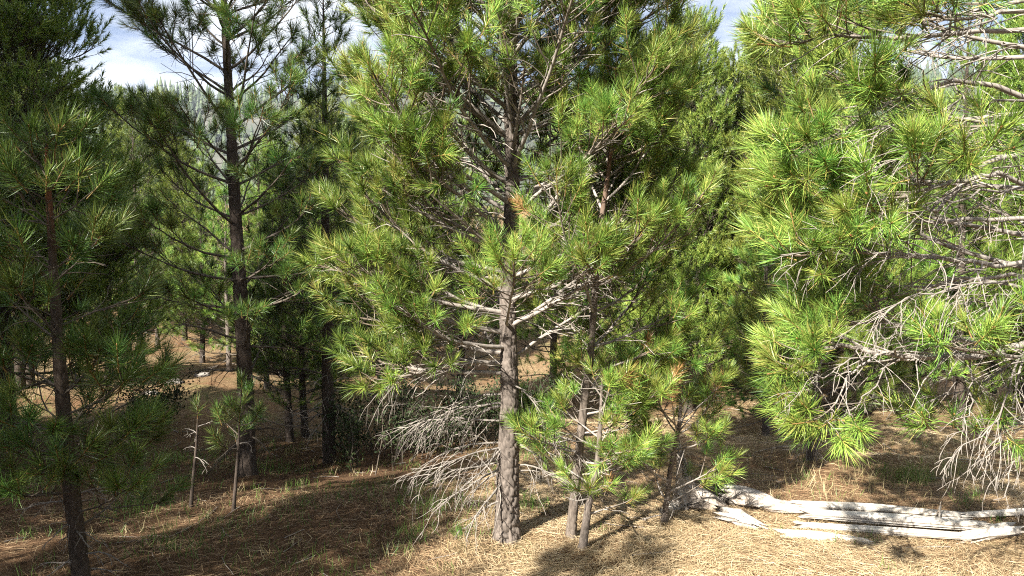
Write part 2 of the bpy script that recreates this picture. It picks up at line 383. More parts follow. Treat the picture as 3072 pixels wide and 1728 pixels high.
# ------------------------------------------------------------------ wood of a tree
def grow(rng, p, d, L, n, up=0.0, wig=0.12):
    P = [np.asarray(p, float)]; d = unit(np.asarray(d, float)); st = L / n
    for i in range(n):
        d = unit(d + np.array([0, 0, up / n]) + rng.normal(0, wig, 3) / math.sqrt(n) * 0.9)
        P.append(P[-1] + d * st)
    return np.array(P)
def interp(P, t):
    f = t * (len(P) - 1); i = min(int(f), len(P) - 2); return P[i] + (P[i + 1] - P[i]) * (f - i), unit(P[i + 1] - P[i])

def live_branch(rng, P, r0, sec, tufts, A, bare=0.35, tsize=1.0, density=1.0, k=5, twig_dead=0.35, droop=0.0, long_=1.0, lod=0):
    tn, tk = (5, 4) if not lod else (2, 3)
    """a limb along P: side shoots with needle tufts outside, bare grey twigs inside"""
    L = np.linalg.norm(np.diff(P, axis=0), axis=1).sum(); n = len(P)
    u = np.linspace(0, 1, n); A.add(*tube(P, r0 * (1 - 0.78 * u) + 0.0012, k), np.repeat(smoothstep(0.45, 1.0, u), k))
    tufts.append((P[-1], unit(P[-1] - P[-2]) + np.array([0, 0, 0.25]), tsize * rng.uniform(0.95, 1.2)))
    ns = max(2, int(sec * density)); side = 1 if rng.random() < .5 else -1
    for i in range(ns):
        t = bare * 0.55 + (0.97 - bare * 0.55) * (i + rng.random()) / ns
        q, d = interp(P, t); side = -side
        lat = unit(np.cross(d, [0, 0, 1.0])) * side
        ang = math.radians(rng.uniform(35, 65))
        l = min(0.8, (0.42 * L * (1 - t) + 0.13) * rng.uniform(0.7, 1.3)) * long_
        dd = d * math.cos(ang) + (lat * rng.uniform(0.7, 1) + np.array([0, 0, rng.uniform(-0.35, 0.55)])) * math.sin(ang)
        live = t > bare and rng.random() > twig_dead * (1 - t)
        if live:
            Q = grow(rng, q, dd, l, tn, 0.5 + droop, 0.22)
            rr = np.linspace(max(0.004, r0 * 0.42 * (1 - t) + 0.002), 0.0032, len(Q))
            A.add(*tube(Q, rr, tk), np.repeat(np.linspace(0.3, 1, len(Q)), tk))
            tufts.append((Q[-1], unit(Q[-1] - Q[-2]) + np.array([0, 0, 0.2]), tsize * rng.uniform(0.85, 1.15)))
            if l > 0.26:
                for _ in range(int(l / 0.16)):
                    t2 = rng.uniform(0.3, 0.85); q2, d2 = interp(Q, t2)
                    d3 = d2 + rng.normal(0, 0.65, 3) + np.array([0, 0, 0.1]); n3 = 1 if lod else 3; Q2 = grow(rng, q2, d3, rng.uniform(0.09, 0.2), n3, 0.5, 0.2)
                    A.add(*tube(Q2, np.linspace(0.0032, 0.0024, n3 + 1), tk), 0.9)
                    tufts.append((Q2[-1], unit(Q2[-1] - Q2[-2]) + np.array([0, 0, 0.2]), tsize * rng.uniform(0.7, 1.05)))
        else:
            Q = grow(rng, q, dd, l * rng.uniform(0.6, 1.1), tn, -0.5 - droop, 0.35)
            A.add(*tube(Q, np.linspace(max(0.0045, r0 * 0.3), 0.002, tn + 1), tk), 0.0)

def dead_branch(rng, P, r0, A, sec=9, droop=-0.9, ln=0.5, k=5):
    n = len(P); u = np.linspace(0, 1, n); L = np.linalg.norm(np.diff(P, axis=0), axis=1).sum()
    A.add(*tube(P, r0 * (1 - 0.82 * u) + 0.0012, k), 0.0)
    side = 1
    for i in range(sec):
        t = 0.12 + 0.85 * (i + rng.random()) / sec; q, d = interp(P, t); side = -side
        lat = unit(np.cross(d, [0, 0, 1.0])) * side
        dd = d * rng.uniform(0.5, 1.1) + lat * rng.uniform(0.2, 0.9) + np.array([0, 0, rng.uniform(-0.5, 0.35)])
        l = (ln * L * (1 - 0.6 * t) + 0.07) * rng.uniform(0.5, 1.2)
        Q = grow(rng, q, dd, l, 6, droop * rng.uniform(0.2, 1.3), 0.4)
        A.add(*tube(Q, np.linspace(max(0.0028, r0 * 0.42 * (1 - 0.5 * t)), 0.0013, 7), 4), rng.random())
        for _ in range(rng.integers(0, 4)):
            q2, d2 = interp(Q, rng.uniform(0.2, 0.8)); Q2 = grow(rng, q2, d2 + rng.normal(0, 0.6, 3), l * rng.uniform(0.2, 0.55), 4, droop, 0.4)
            A.add(*tube(Q2, np.linspace(0.0027, 0.0012, 5), 3), rng.random())

def trunk_mesh(C, R, seed, k=40, step=0.018, plate=0.1, flare=0.35, red_from=None, name='trunk'):
    """trunk along control points C with radii R; furrowed bark plates are real relief"""
    C = np.asarray(C, float); R = np.asarray(R, float)
    s = np.concatenate([[0], np.cumsum(np.linalg.norm(np.diff(C, axis=0), axis=1))]); n = max(6, int(s[-1] / step))
    q = np.linspace(0, s[-1], n)
    # smooth the path a little
    P = np.stack([np.interp(q, s, C[:, i]) for i in range(3)], -1); r = np.interp(q, s, R)
    w = max(3, int(0.25 / step) | 1); ker = np.hanning(w + 2)[1:-1]; ker /= ker.sum()
    for i in range(3):
        pad = np.concatenate([2 * P[0, i] - P[w // 2:0:-1, i], P[:, i], 2 * P[-1, i] - P[-2:-w // 2 - 1:-1, i]]); P[:, i] = np.convolve(pad, ker, 'valid')[:n]
    r = r * (1 + flare * np.exp(-q / 0.09))
    t, nn, bb = frames(P); a = np.arange(k) * 2 * math.pi / k
    if plate:
        rng = np.random.default_rng(seed); circ = 2 * math.pi * r.mean()
        cw, ch = plate * r[0] * 3.2, plate * r[0] * 7.5
        nu = max(5, int(circ / cw)); nv = max(3, int(s[-1] / ch))
        iu, iv = np.meshgrid(np.arange(-2, nu + 2), np.arange(-1, nv + 1)); jit = rng.random((nv + 2, nu, 2))
        ju = jit[iv + 1, iu % nu]; cu = (iu + 0.5 * (iv % 2) + ju[..., 0] * 0.8).ravel(); cv = (iv + ju[..., 1] * 0.9).ravel()
        gu = (a / (2 * math.pi) * nu)[None] + 0.25 * vnoise(np.stack(np.broadcast_arrays(np.cos(a)[None] * 3, np.sin(a)[None] * 3, q[:, None] * 14), -1), seed)
        gv = np.broadcast_to((q / s[-1] * nv)[:, None], (n, k))
        rel = np.empty((n, k)); order = np.argsort(cv); cu, cv = cu[order], cv[order]
        for i in range(n):
            lo, hi = np.searchsorted(cv, [gv[i, 0] - 2.2, gv[i, 0] + 2.2])
            d = np.hypot(gu[i][:, None] - cu[None, lo:hi], gv[i][:, None] - cv[None, lo:hi]); d.partition(1, axis=1)
            rel[i] = d[:, 1] - d[:, 0]
        rel = smoothstep(0.02, 0.22, rel) - 0.8
        rr = r[:, None] * (1 + 0.19 * rel + 0.05 * vnoise(np.stack(np.broadcast_arrays(np.cos(a)[None] * 2.2, np.sin(a)[None] * 2.2, q[:, None] * 9), -1), seed + 3))
    else:
        rr = r[:, None] * (1 + 0.07 * vnoise(np.stack(np.broadcast_arrays(np.cos(a)[None] * 1.5, np.sin(a)[None] * 1.5, q[:, None] * 14), -1), seed + 3))
    V = P[:, None] + rr[..., None] * (np.cos(a)[None, :, None] * nn[:, None] + np.sin(a)[None, :, None] * bb[:, None])
    A = Acc(); A.add(V.reshape(-1, 3), tube_tris(n, k), np.repeat(smoothstep(*(red_from or (1e3, 1e4)), P[:, 2]), k))
    return A.mesh(name), P, q
def on_path(P, q, z):
    i = int(np.clip(np.searchsorted(P[:, 2], z), 1, len(P) - 1)); f = (z - P[i - 1, 2]) / max(1e-6, P[i, 2] - P[i - 1, 2])
    return P[i - 1] + (P[i] - P[i - 1]) * min(1, max(0, f))

def realise(tufts, lib, rng, mat, name, parent, label=None, far=None):
    if not tufts: return
    A = Acc()
    for i, (p, d, s) in enumerate(tufts):
        V, T, a = (lambda L_: L_[rng.integers(len(L_))])(LOW if far and far[i] else lib)
        M = align(d, rng.random() * 6.28) * s
        A.add(V @ M.T + p, T, np.where(a < 0.92, np.clip(a + rng.normal(0, 0.13), 0, 0.9), a))
    me = A.mesh(name, smooth=False); o = link(name, me, mat, parent); tag(o, label, kind='stuff'); return o

def frame_test(P, m=60):
    x, y, f = project(P); return (f > 0.3) & (x > -m) & (x < 3072 + m) & (y > -m) & (y < 1728 + m)

def pine(name, label, cat, C, R, spec, seed, group=None):
    """a pine near enough to see its limbs: trunk, every limb a part, the needle tufts that show largest parts of their limb"""
    rng = np.random.default_rng(seed); C = np.asarray(C, float); base = C[0].copy()
    root = empty(name, base); tag(root, label, cat, group)
    me, P, q = trunk_mesh(C - base, R, seed, spec.get('k', 36), spec.get('step', 0.02), spec.get('plate', 0.1), spec.get('flare', 0.3), spec.get('red'))
    link('trunk', me, spec.get('bark', M_BARK), root)
    ztop = P[-1, 2]; alltufts = []
    def finish(A, tf, nm, mat):
        o = link(nm, A.mesh(nm), mat, root); 
        for t in tf: alltufts.append((t, o))
        return o
    wood = spec.get('wood', M_TWIG)
    z = spec['z0']; az0 = rng.random() * 6.28
    rtr = lambda zz: np.interp(zz, C[:, 2] - base[2], R)
    while z < ztop - 0.08:
        _p = spec.get('per', (3, 6)); nb = rng.integers(*(_p(z) if callable(_p) else _p)); az0 += 0.7
        for b in range(nb):
            az = az0 + (b + rng.uniform(-0.25, 0.25)) * 2 * math.pi / nb; zz = z + rng.normal(0, 0.045)
            skip = spec.get('skip')
            if skip and skip(zz, az, rng): continue
            rad = spec['radius'](zz) * rng.uniform(0.72, 1.1); el = math.radians(spec['elev'](zz) + rng.normal(0, 7))
            st = on_path(P, q, zz); d = np.array([math.cos(az) * math.cos(el), math.sin(az) * math.cos(el), math.sin(el)])
            live = spec['live'](zz, rng); A = Acc(); tf = []
            r0 = min((0.0055 + 0.0085 * rad) * spec.get('thick', 1), 0.6 * rtr(zz) + 0.002)
            if live:
                L = rad / max(0.6, math.cos(el)); Q = grow(rng, st, d, L, max(5, int(L / 0.13)), spec.get('curl', 0.45), 0.2)
                live_branch(rng, Q, r0, L / spec.get('gap', 0.085), tf, A, spec['bare_at'](zz) if 'bare_at' in spec else spec.get('bare', 0.3), spec.get('tsize', 1.0), long_=spec.get('long', 1.0), twig_dead=spec.get('tdead', 0.35))
                finish(A, tf, 'branch', wood)
            else:
                L = rad * rng.uniform(*spec.get('deadlen', (0.35, 0.8))); Q = grow(rng, st, d, L, 8, spec.get('ddroop', -0.5), 0.35)
                dead_branch(rng, Q, r0 * 0.9, A, max(2, int(L / spec.get('dgap', 0.1)))); finish(A, tf, 'dead_branch', spec.get('dwood', M_DEAD))
        z += spec.get('whorl', 0.3) * rng.uniform(0.75, 1.25) * (1 if z > 1 else 0.8)
    # the leader
    if spec.get('leader', True):
        A = Acc(); Q = grow(rng, P[-1], P[-1] - P[-5], 0.12, 3, 0.3, 0.05); A.add(*tube(Q, np.full(4, max(0.004, R[-1])), 5), 1.0)
        finish(A, [(Q[-1], np.array([0, 0, 1.0]), spec.get('tsize', 1.0) * 1.1)], 'leader', wood)
    for fn in spec.get('extra', []):
        for A, tf, nm, mat in fn(rng, base, P, q): finish(A, tf, nm, mat)
    place_tufts(root, base, alltufts, rng, spec)
    return root
def place_tufts(root, base, alltufts, rng, spec):
    mat = spec.get('needle', M_LONG); cap = spec.get('cap', 300); lib = spec.get('lib', MID)
    if cap:
        W = np.array([t[0][0] for t in alltufts]) + base; vis = frame_test(W, 30); dist = W[:, 1] + np.where(vis, 0, 1e3)
        order = np.argsort(dist); n = min(cap, int(vis.sum())); near, rest = order[:n], order[n:]
    else: near, rest = [], range(len(alltufts))
    ms = tuft_meshes(mat); proto = {}
    for i in near:
        (p, d, s), br = alltufts[i]
        dead = rng.random() < spec.get('brown', 0.0)
        o = bpy.data.objects.new('dead_needle_tuft' if dead else 'needle_tuft', (tuft_meshes(M_DEADN) if dead else ms)[rng.integers(len(ms))]); col.objects.link(o); o.parent = br
        M = align(d, rng.random() * 6.28); o.rotation_mode = 'QUATERNION'; o.rotation_quaternion = Matrix(M.tolist()).to_quaternion()
        o.location = p - unit(d) * 0.05 * s; o.scale = (s, s, s)
    ok = frame_test(np.array([t[0][0] for t in alltufts]) + base, 120)
    realise([alltufts[i][0] for i in rest], lib, rng, mat, 'foliage', root, far=[not ok[i] for i in rest])

# ------------------------------------------------------------------ the near pines
def lerp(xs, ys): return lambda z: float(np.interp(z, xs, ys))
def path(pts, Y, top=None):
    """trunk line through photograph pixels at distance Y, carried on to height top"""
    P = [at(x, y, Y if not isinstance(Y, (list, tuple)) else Y[i]) for i, (x, y) in enumerate(pts)]
    P[0][2] = ground_z(P[0][0], P[0][1]) - 0.04
    if top:
        d = P[-1] - P[-2]; d = d / d[2]; d[:2] *= 0.6
        n = 4; z0 = P[-1][2]; q = P[-1]
        for i in range(1, n + 1): P.append(q + d * (top - z0) * i / n)
    return np.array(P)

# the big lit pine in the middle
C = path([(1520, 1605), (1524, 1400), (1530, 1200), (1524, 1000), (1524, 850), (1533, 700), (1538, 500), (1532, 300), (1526, 0)], 5.7, 7.6)
R = np.interp(C[:, 2], [0, 0.5, 1.1, 2.0, 3.2, 4.3, 6, 7.6], [0.096, 0.086, 0.07, 0.060, 0.053, 0.045, 0.028, 0.008])
def main_extra(rng, base, P, q):
    res = []
    for py, d, L in [(1215, (-1, -0.35, 0.22), 0.86), (1265, (-1, 0.15, 0.10), 0.95), (1330, (-1, -0.15, 0.22), 0.9), (1345, (-0.85, -0.6, 0.05), 0.78), (1385, (-1, 0.3, -0.05), 0.75),
                     (1400, (-0.9, -0.5, -0.15), 0.72), (1180, (-1, 0.4, 0.1), 1.0), (1110, (-1, -0.1, 0.15), 1.15), (1400, (1, -0.2, 0.1), 0.6), (1250, (1, 0.3, 0.2), 0.8), (1300, (0.9, -0.4, 0.1), 0.7),
                     (1500, (-0.8, -0.5, -0.2), 0.42), (1150, (0.6, -0.7, 0.1), 0.6)]:
        z = at(1520, py, 5.7)[2] - base[2]; A = Acc()
        Q = grow(rng, on_path(P, q, z), d, L, 9, -0.6, 0.45); dead_branch(rng, Q, 0.0078, A, int(L * 20), -0.9, 0.6); res.append((A, [], 'dead_branch', M_DEAD))
    for py, d, L, up in [(1000, (-1, 0.15, 0.05), 1.55, 0.12), (940, (-1, -0.45, 0.15), 1.5, 0.2), (1040, (-0.8, -0.75, 0.0), 1.2, 0.15), (820, (-1, -0.05, 0.2), 1.55, 0.2), (1120, (-1, -0.2, 0.0), 1.25, 0.15), (760, (-1, -0.4, 0.35), 1.45, 0.25), (1060, (-1, -0.15, 0.1), 1.35, 0.1), (1000, (-1, -0.3, 0.2), 1.4, 0.15), (1090, (-0.9, -0.5, 0.05), 1.15, 0.1), (880, (-1, -0.25, 0.35), 1.4, 0.25), (720, (-0.75, -0.6, 0.55), 1.3, 0.4), (640, (-1, 0.0, 0.55), 1.45, 0.35),
                         (420, (-1, -0.1, 0.7), 1.5, 0.35), (560, (-0.9, -0.45, 0.6), 1.4, 0.3), (250, (-0.8, -0.6, 0.6), 1.3, 0.3), (180, (0.7, -0.6, 0.6), 1.2, 0.3), (220, (-1, 0.1, 0.6), 1.45, 0.3), (120, (-0.9, -0.2, 0.6), 1.2, 0.3), (140, (0.1, -1, 0.4), 1.0, 0.4), (60, (0.9, -0.3, 0.5), 1.3, 0.3), (300, (0.9, -0.1, 0.6), 1.2, 0.3), (330, (-1, -0.45, 0.6), 1.3, 0.3), (470, (0.1, -1, 0.5), 0.8, 0.5),
                         (600, (0.8, -0.5, 0.5), 1.2, 0.4), (900, (0.7, -0.6, 0.25), 1.1, 0.3)]:
        z = at(1520, py, 5.7)[2] - base[2]; A = Acc(); tf = []
        Q = grow(rng, on_path(P, q, z), d, L, 10, up, 0.25); live_branch(rng, Q, 0.019, L / 0.052, tf, A, 0.36, 1.0); res.append((A, tf, 'branch', M_TWIG))
    return res
pine('ponderosa_pine', 'large sunlit pine with furrowed grey trunk and bare lower twigs in the middle', 'pine tree', C, R,
     dict(bare_at=lerp([2.8, 3.6], [0.38, 0.2]), z0=0.55, whorl=0.31, per=lambda z: (3, 6) if z < 1.9 else (5, 8) if z < 3.1 else (6, 9) if z < 4.3 else (4, 6), radius=lerp([0.4, 1.2, 2.0, 3.2, 4.2, 4.9, 6, 7.6], [0.75, 1.1, 1.45, 1.5, 1.2, 0.75, 0.5, 0.2]), elev=lerp([0.5, 1.2, 2.0, 3.0, 4.0, 7], [-8, 2, 16, 30, 38, 50]),
          live=lambda z, r: r.random() < (z - 0.75) / 0.6, k=60, step=0.013, plate=0.075, extra=[main_extra], gap=0.047, bare=0.36, brown=0.0, lib=MID, ddroop=-0.7, curl=0.4, tdead=0.75, skip=lambda z, az, r: math.sin(az) < -0.45 and abs(math.cos(az)) < 0.75 and r.random() < (0.8 if z < 2.5 else 0.25) or (z < 1.7 and math.cos(az) > 0.4 and r.random() < 0.5)), 11)

# the slim pair of young pines right of it
C = path([(1712, 1588), (1732, 1400), (1752, 1220), (1772, 1060), (1785, 880), (1806, 650), (1822, 540), (1852, 290)], [5.72, 5.68, 5.62, 5.55, 5.48, 5.4, 5.36, 5.3])
R = np.linspace(0.038, 0.012, len(C)); R[:3] = [0.039, 0.035, 0.032]
pine('slim_pine', 'slim young pine with leaning brown stem just right of the large pine', 'pine tree', C, R,
     dict(z0=0.5, whorl=0.2, per=(5, 8), radius=lerp([0.4, 1.0, 1.8, 2.6, 3.4], [0.5, 0.78, 0.95, 0.82, 0.32]), elev=lerp([0.4, 1.2, 2.0, 3.4], [-5, 8, 30, 48]), live=lambda z, r: r.random() < (z - 0.2) / 0.5,
          k=24, step=0.02, plate=0.14, bark=M_BARKR, red=(2.2, 3.3), gap=0.05, bare=0.3, thick=0.8, brown=0.01, tdead=0.4, skip=lambda z, az, r: (math.sin(az) < -0.55 and r.random() < 0.88) or (math.cos(az) < -0.4 and r.random() < 0.8)), 23)
C = path([(1745, 1635), (1768, 1500), (1793, 1390), (1800, 1290), (1806, 1150)], 5.5)
pine('slim_pine', 'short young pine with dark crooked stem in front of the slim leaning pine', 'pine tree', C, np.array([0.031, 0.027, 0.022, 0.017, 0.009]),
     dict(z0=0.35, whorl=0.25, per=(2, 4), radius=lerp([0.2, 0.6, 1.3], [0.4, 0.52, 0.25]), elev=lerp([0.2, 1.3], [0, 45]), live=lambda z, r: r.random() < (z - 0.25) / 0.4, k=24, step=0.015, plate=0.16, bark=M_BARK, thick=0.8, bare=0.4, brown=0.03), 31)
C = path([(1992, 1500), (2012, 1400), (2036, 1290), (2050, 1120)], 6.0)
pine('pine_sapling', 'low bushy pine sapling beside the grey broken stump', 'pine tree', C, np.array([0.024, 0.02, 0.016, 0.008]),
     dict(z0=0.2, whorl=0.22, per=(3, 5), radius=lerp([0.1, 0.5, 1.1], [0.45, 0.6, 0.3]), elev=lerp([0.1, 1.1], [5, 45]), live=lambda z, r: r.random() < (z - 0.1) / 0.4, k=16, step=0.02, plate=0.2, thick=0.8, bare=0.42, brown=0.05), 37)

# the big pine whose limbs hang in from the right
C = path([(3330, 1700), (3325, 1200), (3315, 700), (3310, 100)], 4.9, 8.2)
R = np.interp(C[:, 2], [0, 1, 4, 8.2], [0.17, 0.14, 0.10, 0.01])
def right_extra(rng, base, P, q):
    res = []
    def limb(pts, r, sec, bare, ln=1.0, ts=1.28):
        Q = np.array([at(*a) for a in pts]) - base; s = np.linspace(0, 1, len(Q)); u = np.linspace(0, 1, len(Q) * 4)
        Q = np.stack([np.interp(u, s, Q[:, i]) for i in range(3)], -1) + rng.normal(0, 0.006, (len(u), 3)); A = Acc(); tf = []
        live_branch(rng, Q, r * 0.8, int(sec * 1.25), tf, A, bare, ts, twig_dead=0.55, long_=ln); return (A, tf, 'branch', M_TWIG)
    res.append(limb([(3320, 960, 4.85), (3072, 1035, 4.7), (2930, 1072, 4.6), (2760, 1070, 4.55), (2640, 1060, 4.5), (2520, 1035, 4.5), (2420, 1070, 4.45), (2330, 1120, 4.4)], 0.032, 24, 0.62, 0.75))
    res.append(limb([(3320, 400, 4.9), (3000, 260, 4.7), (2850, 240, 4.6), (2680, 300, 4.5), (2480, 420, 4.45), (2350, 480, 4.4)], 0.024, 26, 0.5))
    res.append(limb([(3320, 420, 4.9), (2960, 480, 4.75), (2800, 640, 4.7), (2640, 560, 4.6), (2500, 545, 4.5), (2330, 560, 4.5)], 0.022, 24, 0.5))
    res.append(limb([(3300, 650, 4.8), (3000, 520, 4.4), (2880, 545, 4.25), (2700, 590, 4.2), (2560, 620, 4.2)], 0.022, 22, 0.35))
    res.append(limb([(3320, 640, 4.9), (2900, 660, 4.9), (2700, 670, 4.9), (2480, 700, 4.9), (2300, 690, 4.9)], 0.02, 24, 0.5))
    res.append(limb([(3300, 760, 4.8), (3000, 800, 4.6), (2800, 770, 4.5), (2560, 760, 4.4), (2340, 770, 4.3)], 0.022, 24, 0.5))
    res.append(limb([(3300, 100, 4.8), (2950, 90, 4.5), (2700, 115, 4.4), (2480, 110, 4.35), (2330, 140, 4.3)], 0.022, 24, 0.35))
    res.append(limb([(3300, 10, 4.6), (3000, 40, 4.2), (2860, 60, 4.1), (2760, 40, 4.0)], 0.02, 16, 0.35))
    res.append(limb([(3320, 880, 4.9), (3050, 820, 5.2), (2800, 860, 5.4), (2560, 850, 5.5), (2420, 900, 5.5)], 0.02, 20, 0.55))
    res.append(limb([(2500, 1040, 4.5), (2440, 1120, 4.55), (2420, 1180, 4.6), (2400, 1240, 4.6)], 0.009, 7, 0.2, 1.2))
    res.append(limb([(2640, 1060, 4.5), (2540, 1130, 4.4), (2500, 1230, 4.35), (2470, 1280, 4.3)], 0.009, 8, 0.45, 0.9))
    res.append(limb([(2900, 1070, 4.6), (2760, 990, 4.8), (2640, 960, 4.9), (2500, 980, 5.0)], 0.012, 14, 0.3, 1.1))
    res.append(limb([(3250, 900, 4.9), (2900, 830, 5.2), (2650, 900, 5.4), (2480, 960, 5.5), (2380, 1010, 5.5)], 0.016, 20, 0.4, 1.1))
    res.append(limb([(3300, 330, 4.7), (3120, 330, 4.2), (3000, 380, 4.0), (2900, 460, 3.9)], 0.018, 12, 0.4))
    for pts, r, n, ln in [([(3072, 1035, 4.7), (3055, 1150, 4.65), (3010, 1280, 4.6), (2990, 1350, 4.55), (2900, 1420, 4.5)], 0.010, 15, 0.45),
                      ([(3120, 1000, 4.5), (3040, 1120, 4.4), (2990, 1260, 4.35), (2900, 1330, 4.3), (2820, 1420, 4.3)], 0.009, 15, 0.4),
                      ([(2915, 1085, 4.6), (2915, 1200, 4.55), (2895, 1280, 4.5), (2840, 1320, 4.5)], 0.007, 9, 0.35),
                      ([(3140, 900, 4.7), (2960, 930, 4.6), (2830, 980, 4.55), (2700, 1000, 4.5)], 0.010, 16, 0.5),
                      ([(2700, 1070, 4.55), (2620, 1150, 4.5), (2560, 1230, 4.5), (2520, 1270, 4.5)], 0.007, 9, 0.4),
                      ([(3100, 1040, 4.9), (2980, 1130, 4.8), (2860, 1180, 4.8), (2760, 1230, 4.8)], 0.009, 14, 0.45),
                      ([(3200, 870, 4.7), (3050, 880, 4.5), (2940, 900, 4.4), (2820, 960, 4.3)], 0.010, 15, 0.5),
                      ([(3200, 500, 4.7), (2960, 420, 4.3), (2760, 440, 4.2), (2560, 540, 4.15)], 0.011, 18, 0.4),
                      ([(3150, 300, 4.6), (2900, 300, 4.3), (2720, 370, 4.2), (2520, 430, 4.15)], 0.011, 16, 0.4),
                      ([(3200, 560, 4.6), (2940, 570, 4.25), (2800, 620, 4.15), (2620, 660, 4.1)], 0.011, 18, 0.4),
                      ([(2900, 780, 4.5), (2700, 760, 4.3), (2520, 740, 4.2), (2340, 770, 4.15)], 0.009, 16, 0.4),
                      ([(3150, 820, 4.6), (2920, 860, 4.3), (2760, 880, 4.2), (2620, 950, 4.15)], 0.010, 18, 0.45),
                      ([(3000, 60, 4.3), (2850, 90, 4.15), (2700, 150, 4.1), (2560, 170, 4.1)], 0.009, 12, 0.35),
                      ([(2640, 1050, 4.45), (2540, 1080, 4.3), (2450, 1140, 4.25), (2370, 1180, 4.2)], 0.007, 12, 0.5),
                      ([(2860, 240, 4.4), (2890, 330, 4.2), (2880, 430, 4.1), (2880, 520, 4.1)], 0.007, 5, 0.3),
                      ([(3140, 1180, 4.6), (3080, 1330, 4.5), (3030, 1420, 4.45), (2985, 1500, 4.4)], 0.010, 4, 0.25)]:
        Q = np.array([at(*a) for a in pts]) - base; s = np.linspace(0, 1, len(Q)); u = np.linspace(0, 1, 13)
        Q = np.stack([np.interp(u, s, Q[:, i]) for i in range(3)], -1) + rng.normal(0, 0.012, (13, 3)); A = Acc()
        dead_branch(rng, Q, r * 0.72, A, int(n * 1.3), -0.9, ln); res.append((A, [], 'dead_branch', M_DEAD))
    return res
pine('ponderosa_pine', 'big pine reaching in from the right edge with drooping limbs and bare grey twigs', 'pine tree', C, R,
     dict(z0=0.9, whorl=0.34, per=(3, 6), radius=lerp([0.8, 1.6, 3, 5, 8], [1.4, 1.9, 1.9, 1.5, 0.3]), elev=lerp([0.8, 2.0, 3.5, 6], [-14, -6, 8, 30]), live=lambda z, r: r.random() < (z - 1.0) / 0.9, k=40, step=0.03, plate=0.1,
          extra=[right_extra], gap=0.08, bare=0.5, brown=0.0, curl=0.25, tdead=0.8, tsize=1.28, dgap=0.07, skip=lambda z, az, r: 0.5 < math.sin(az) * -1), 47)

# the shaded young pine at the left edge
C = path([(250, 1770), (225, 1560), (205, 1400), (188, 1200), (172, 980), (158, 780), (150, 640), (142, 520), (140, 440)], 4.75)
R = np.array([0.056, 0.05, 0.046, 0.042, 0.034, 0.025, 0.02, 0.014, 0.010])
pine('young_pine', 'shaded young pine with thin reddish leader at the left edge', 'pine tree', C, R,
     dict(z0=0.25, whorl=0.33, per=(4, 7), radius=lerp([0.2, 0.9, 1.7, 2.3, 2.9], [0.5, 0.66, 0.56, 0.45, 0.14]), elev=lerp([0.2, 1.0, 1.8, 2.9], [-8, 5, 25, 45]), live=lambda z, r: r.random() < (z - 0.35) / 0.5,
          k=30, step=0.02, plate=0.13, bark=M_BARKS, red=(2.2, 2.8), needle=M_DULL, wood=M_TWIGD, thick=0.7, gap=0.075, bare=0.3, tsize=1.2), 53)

# the taller shaded pine behind it, seen against the sky
C = path([(742, 1428), (738, 1200), (728, 1000), (716, 800), (704, 600), (694, 400), (682, 200), (672, 0)], 8.2, 6.6)
R = np.interp(C[:, 2], [-0.4, 0.4, 2, 4, 6.6], [0.098, 0.085, 0.07, 0.045, 0.008])
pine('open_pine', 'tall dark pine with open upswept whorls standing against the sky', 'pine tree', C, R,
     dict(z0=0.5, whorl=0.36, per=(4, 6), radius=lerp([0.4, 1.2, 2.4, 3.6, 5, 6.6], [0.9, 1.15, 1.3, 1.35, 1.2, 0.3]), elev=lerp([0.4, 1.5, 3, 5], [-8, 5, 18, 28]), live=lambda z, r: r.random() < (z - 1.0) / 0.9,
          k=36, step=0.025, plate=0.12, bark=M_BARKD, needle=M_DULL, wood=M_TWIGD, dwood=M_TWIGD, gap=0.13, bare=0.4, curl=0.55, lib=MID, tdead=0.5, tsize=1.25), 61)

# thin saplings in the shade between them
for lab, pts, Y, rr, sd_ in [('thin dark nearly bare sapling left of the open dark pine trunk', [(572, 1545), (580, 1430), (590, 1330), (592, 1270)], 6.8, 0.36, 71),
                            ('thin sapling with small green tufts right in front of the open dark pine trunk', [(700, 1555), (708, 1440), (715, 1340), (722, 1200)], 6.7, 0.28, 73)]:
    C = path(pts, Y)
    pine('pine_sapling', lab, 'sapling', C, np.array([0.018, 0.015, 0.012, 0.006]),
         dict(z0=0.6, whorl=0.17, per=(2, 4), radius=lerp([0.4, 1.2], [rr * 0.8, 0.12]), elev=lerp([0.3, 1.0], [5, 40]), live=lambda z, r: r.random() < 0.5, k=8, step=0.03, plate=0, bark=M_BARKD, needle=M_DULL, wood=M_TWIGD, bare=0.4, gap=0.14, thick=0.7), sd_)

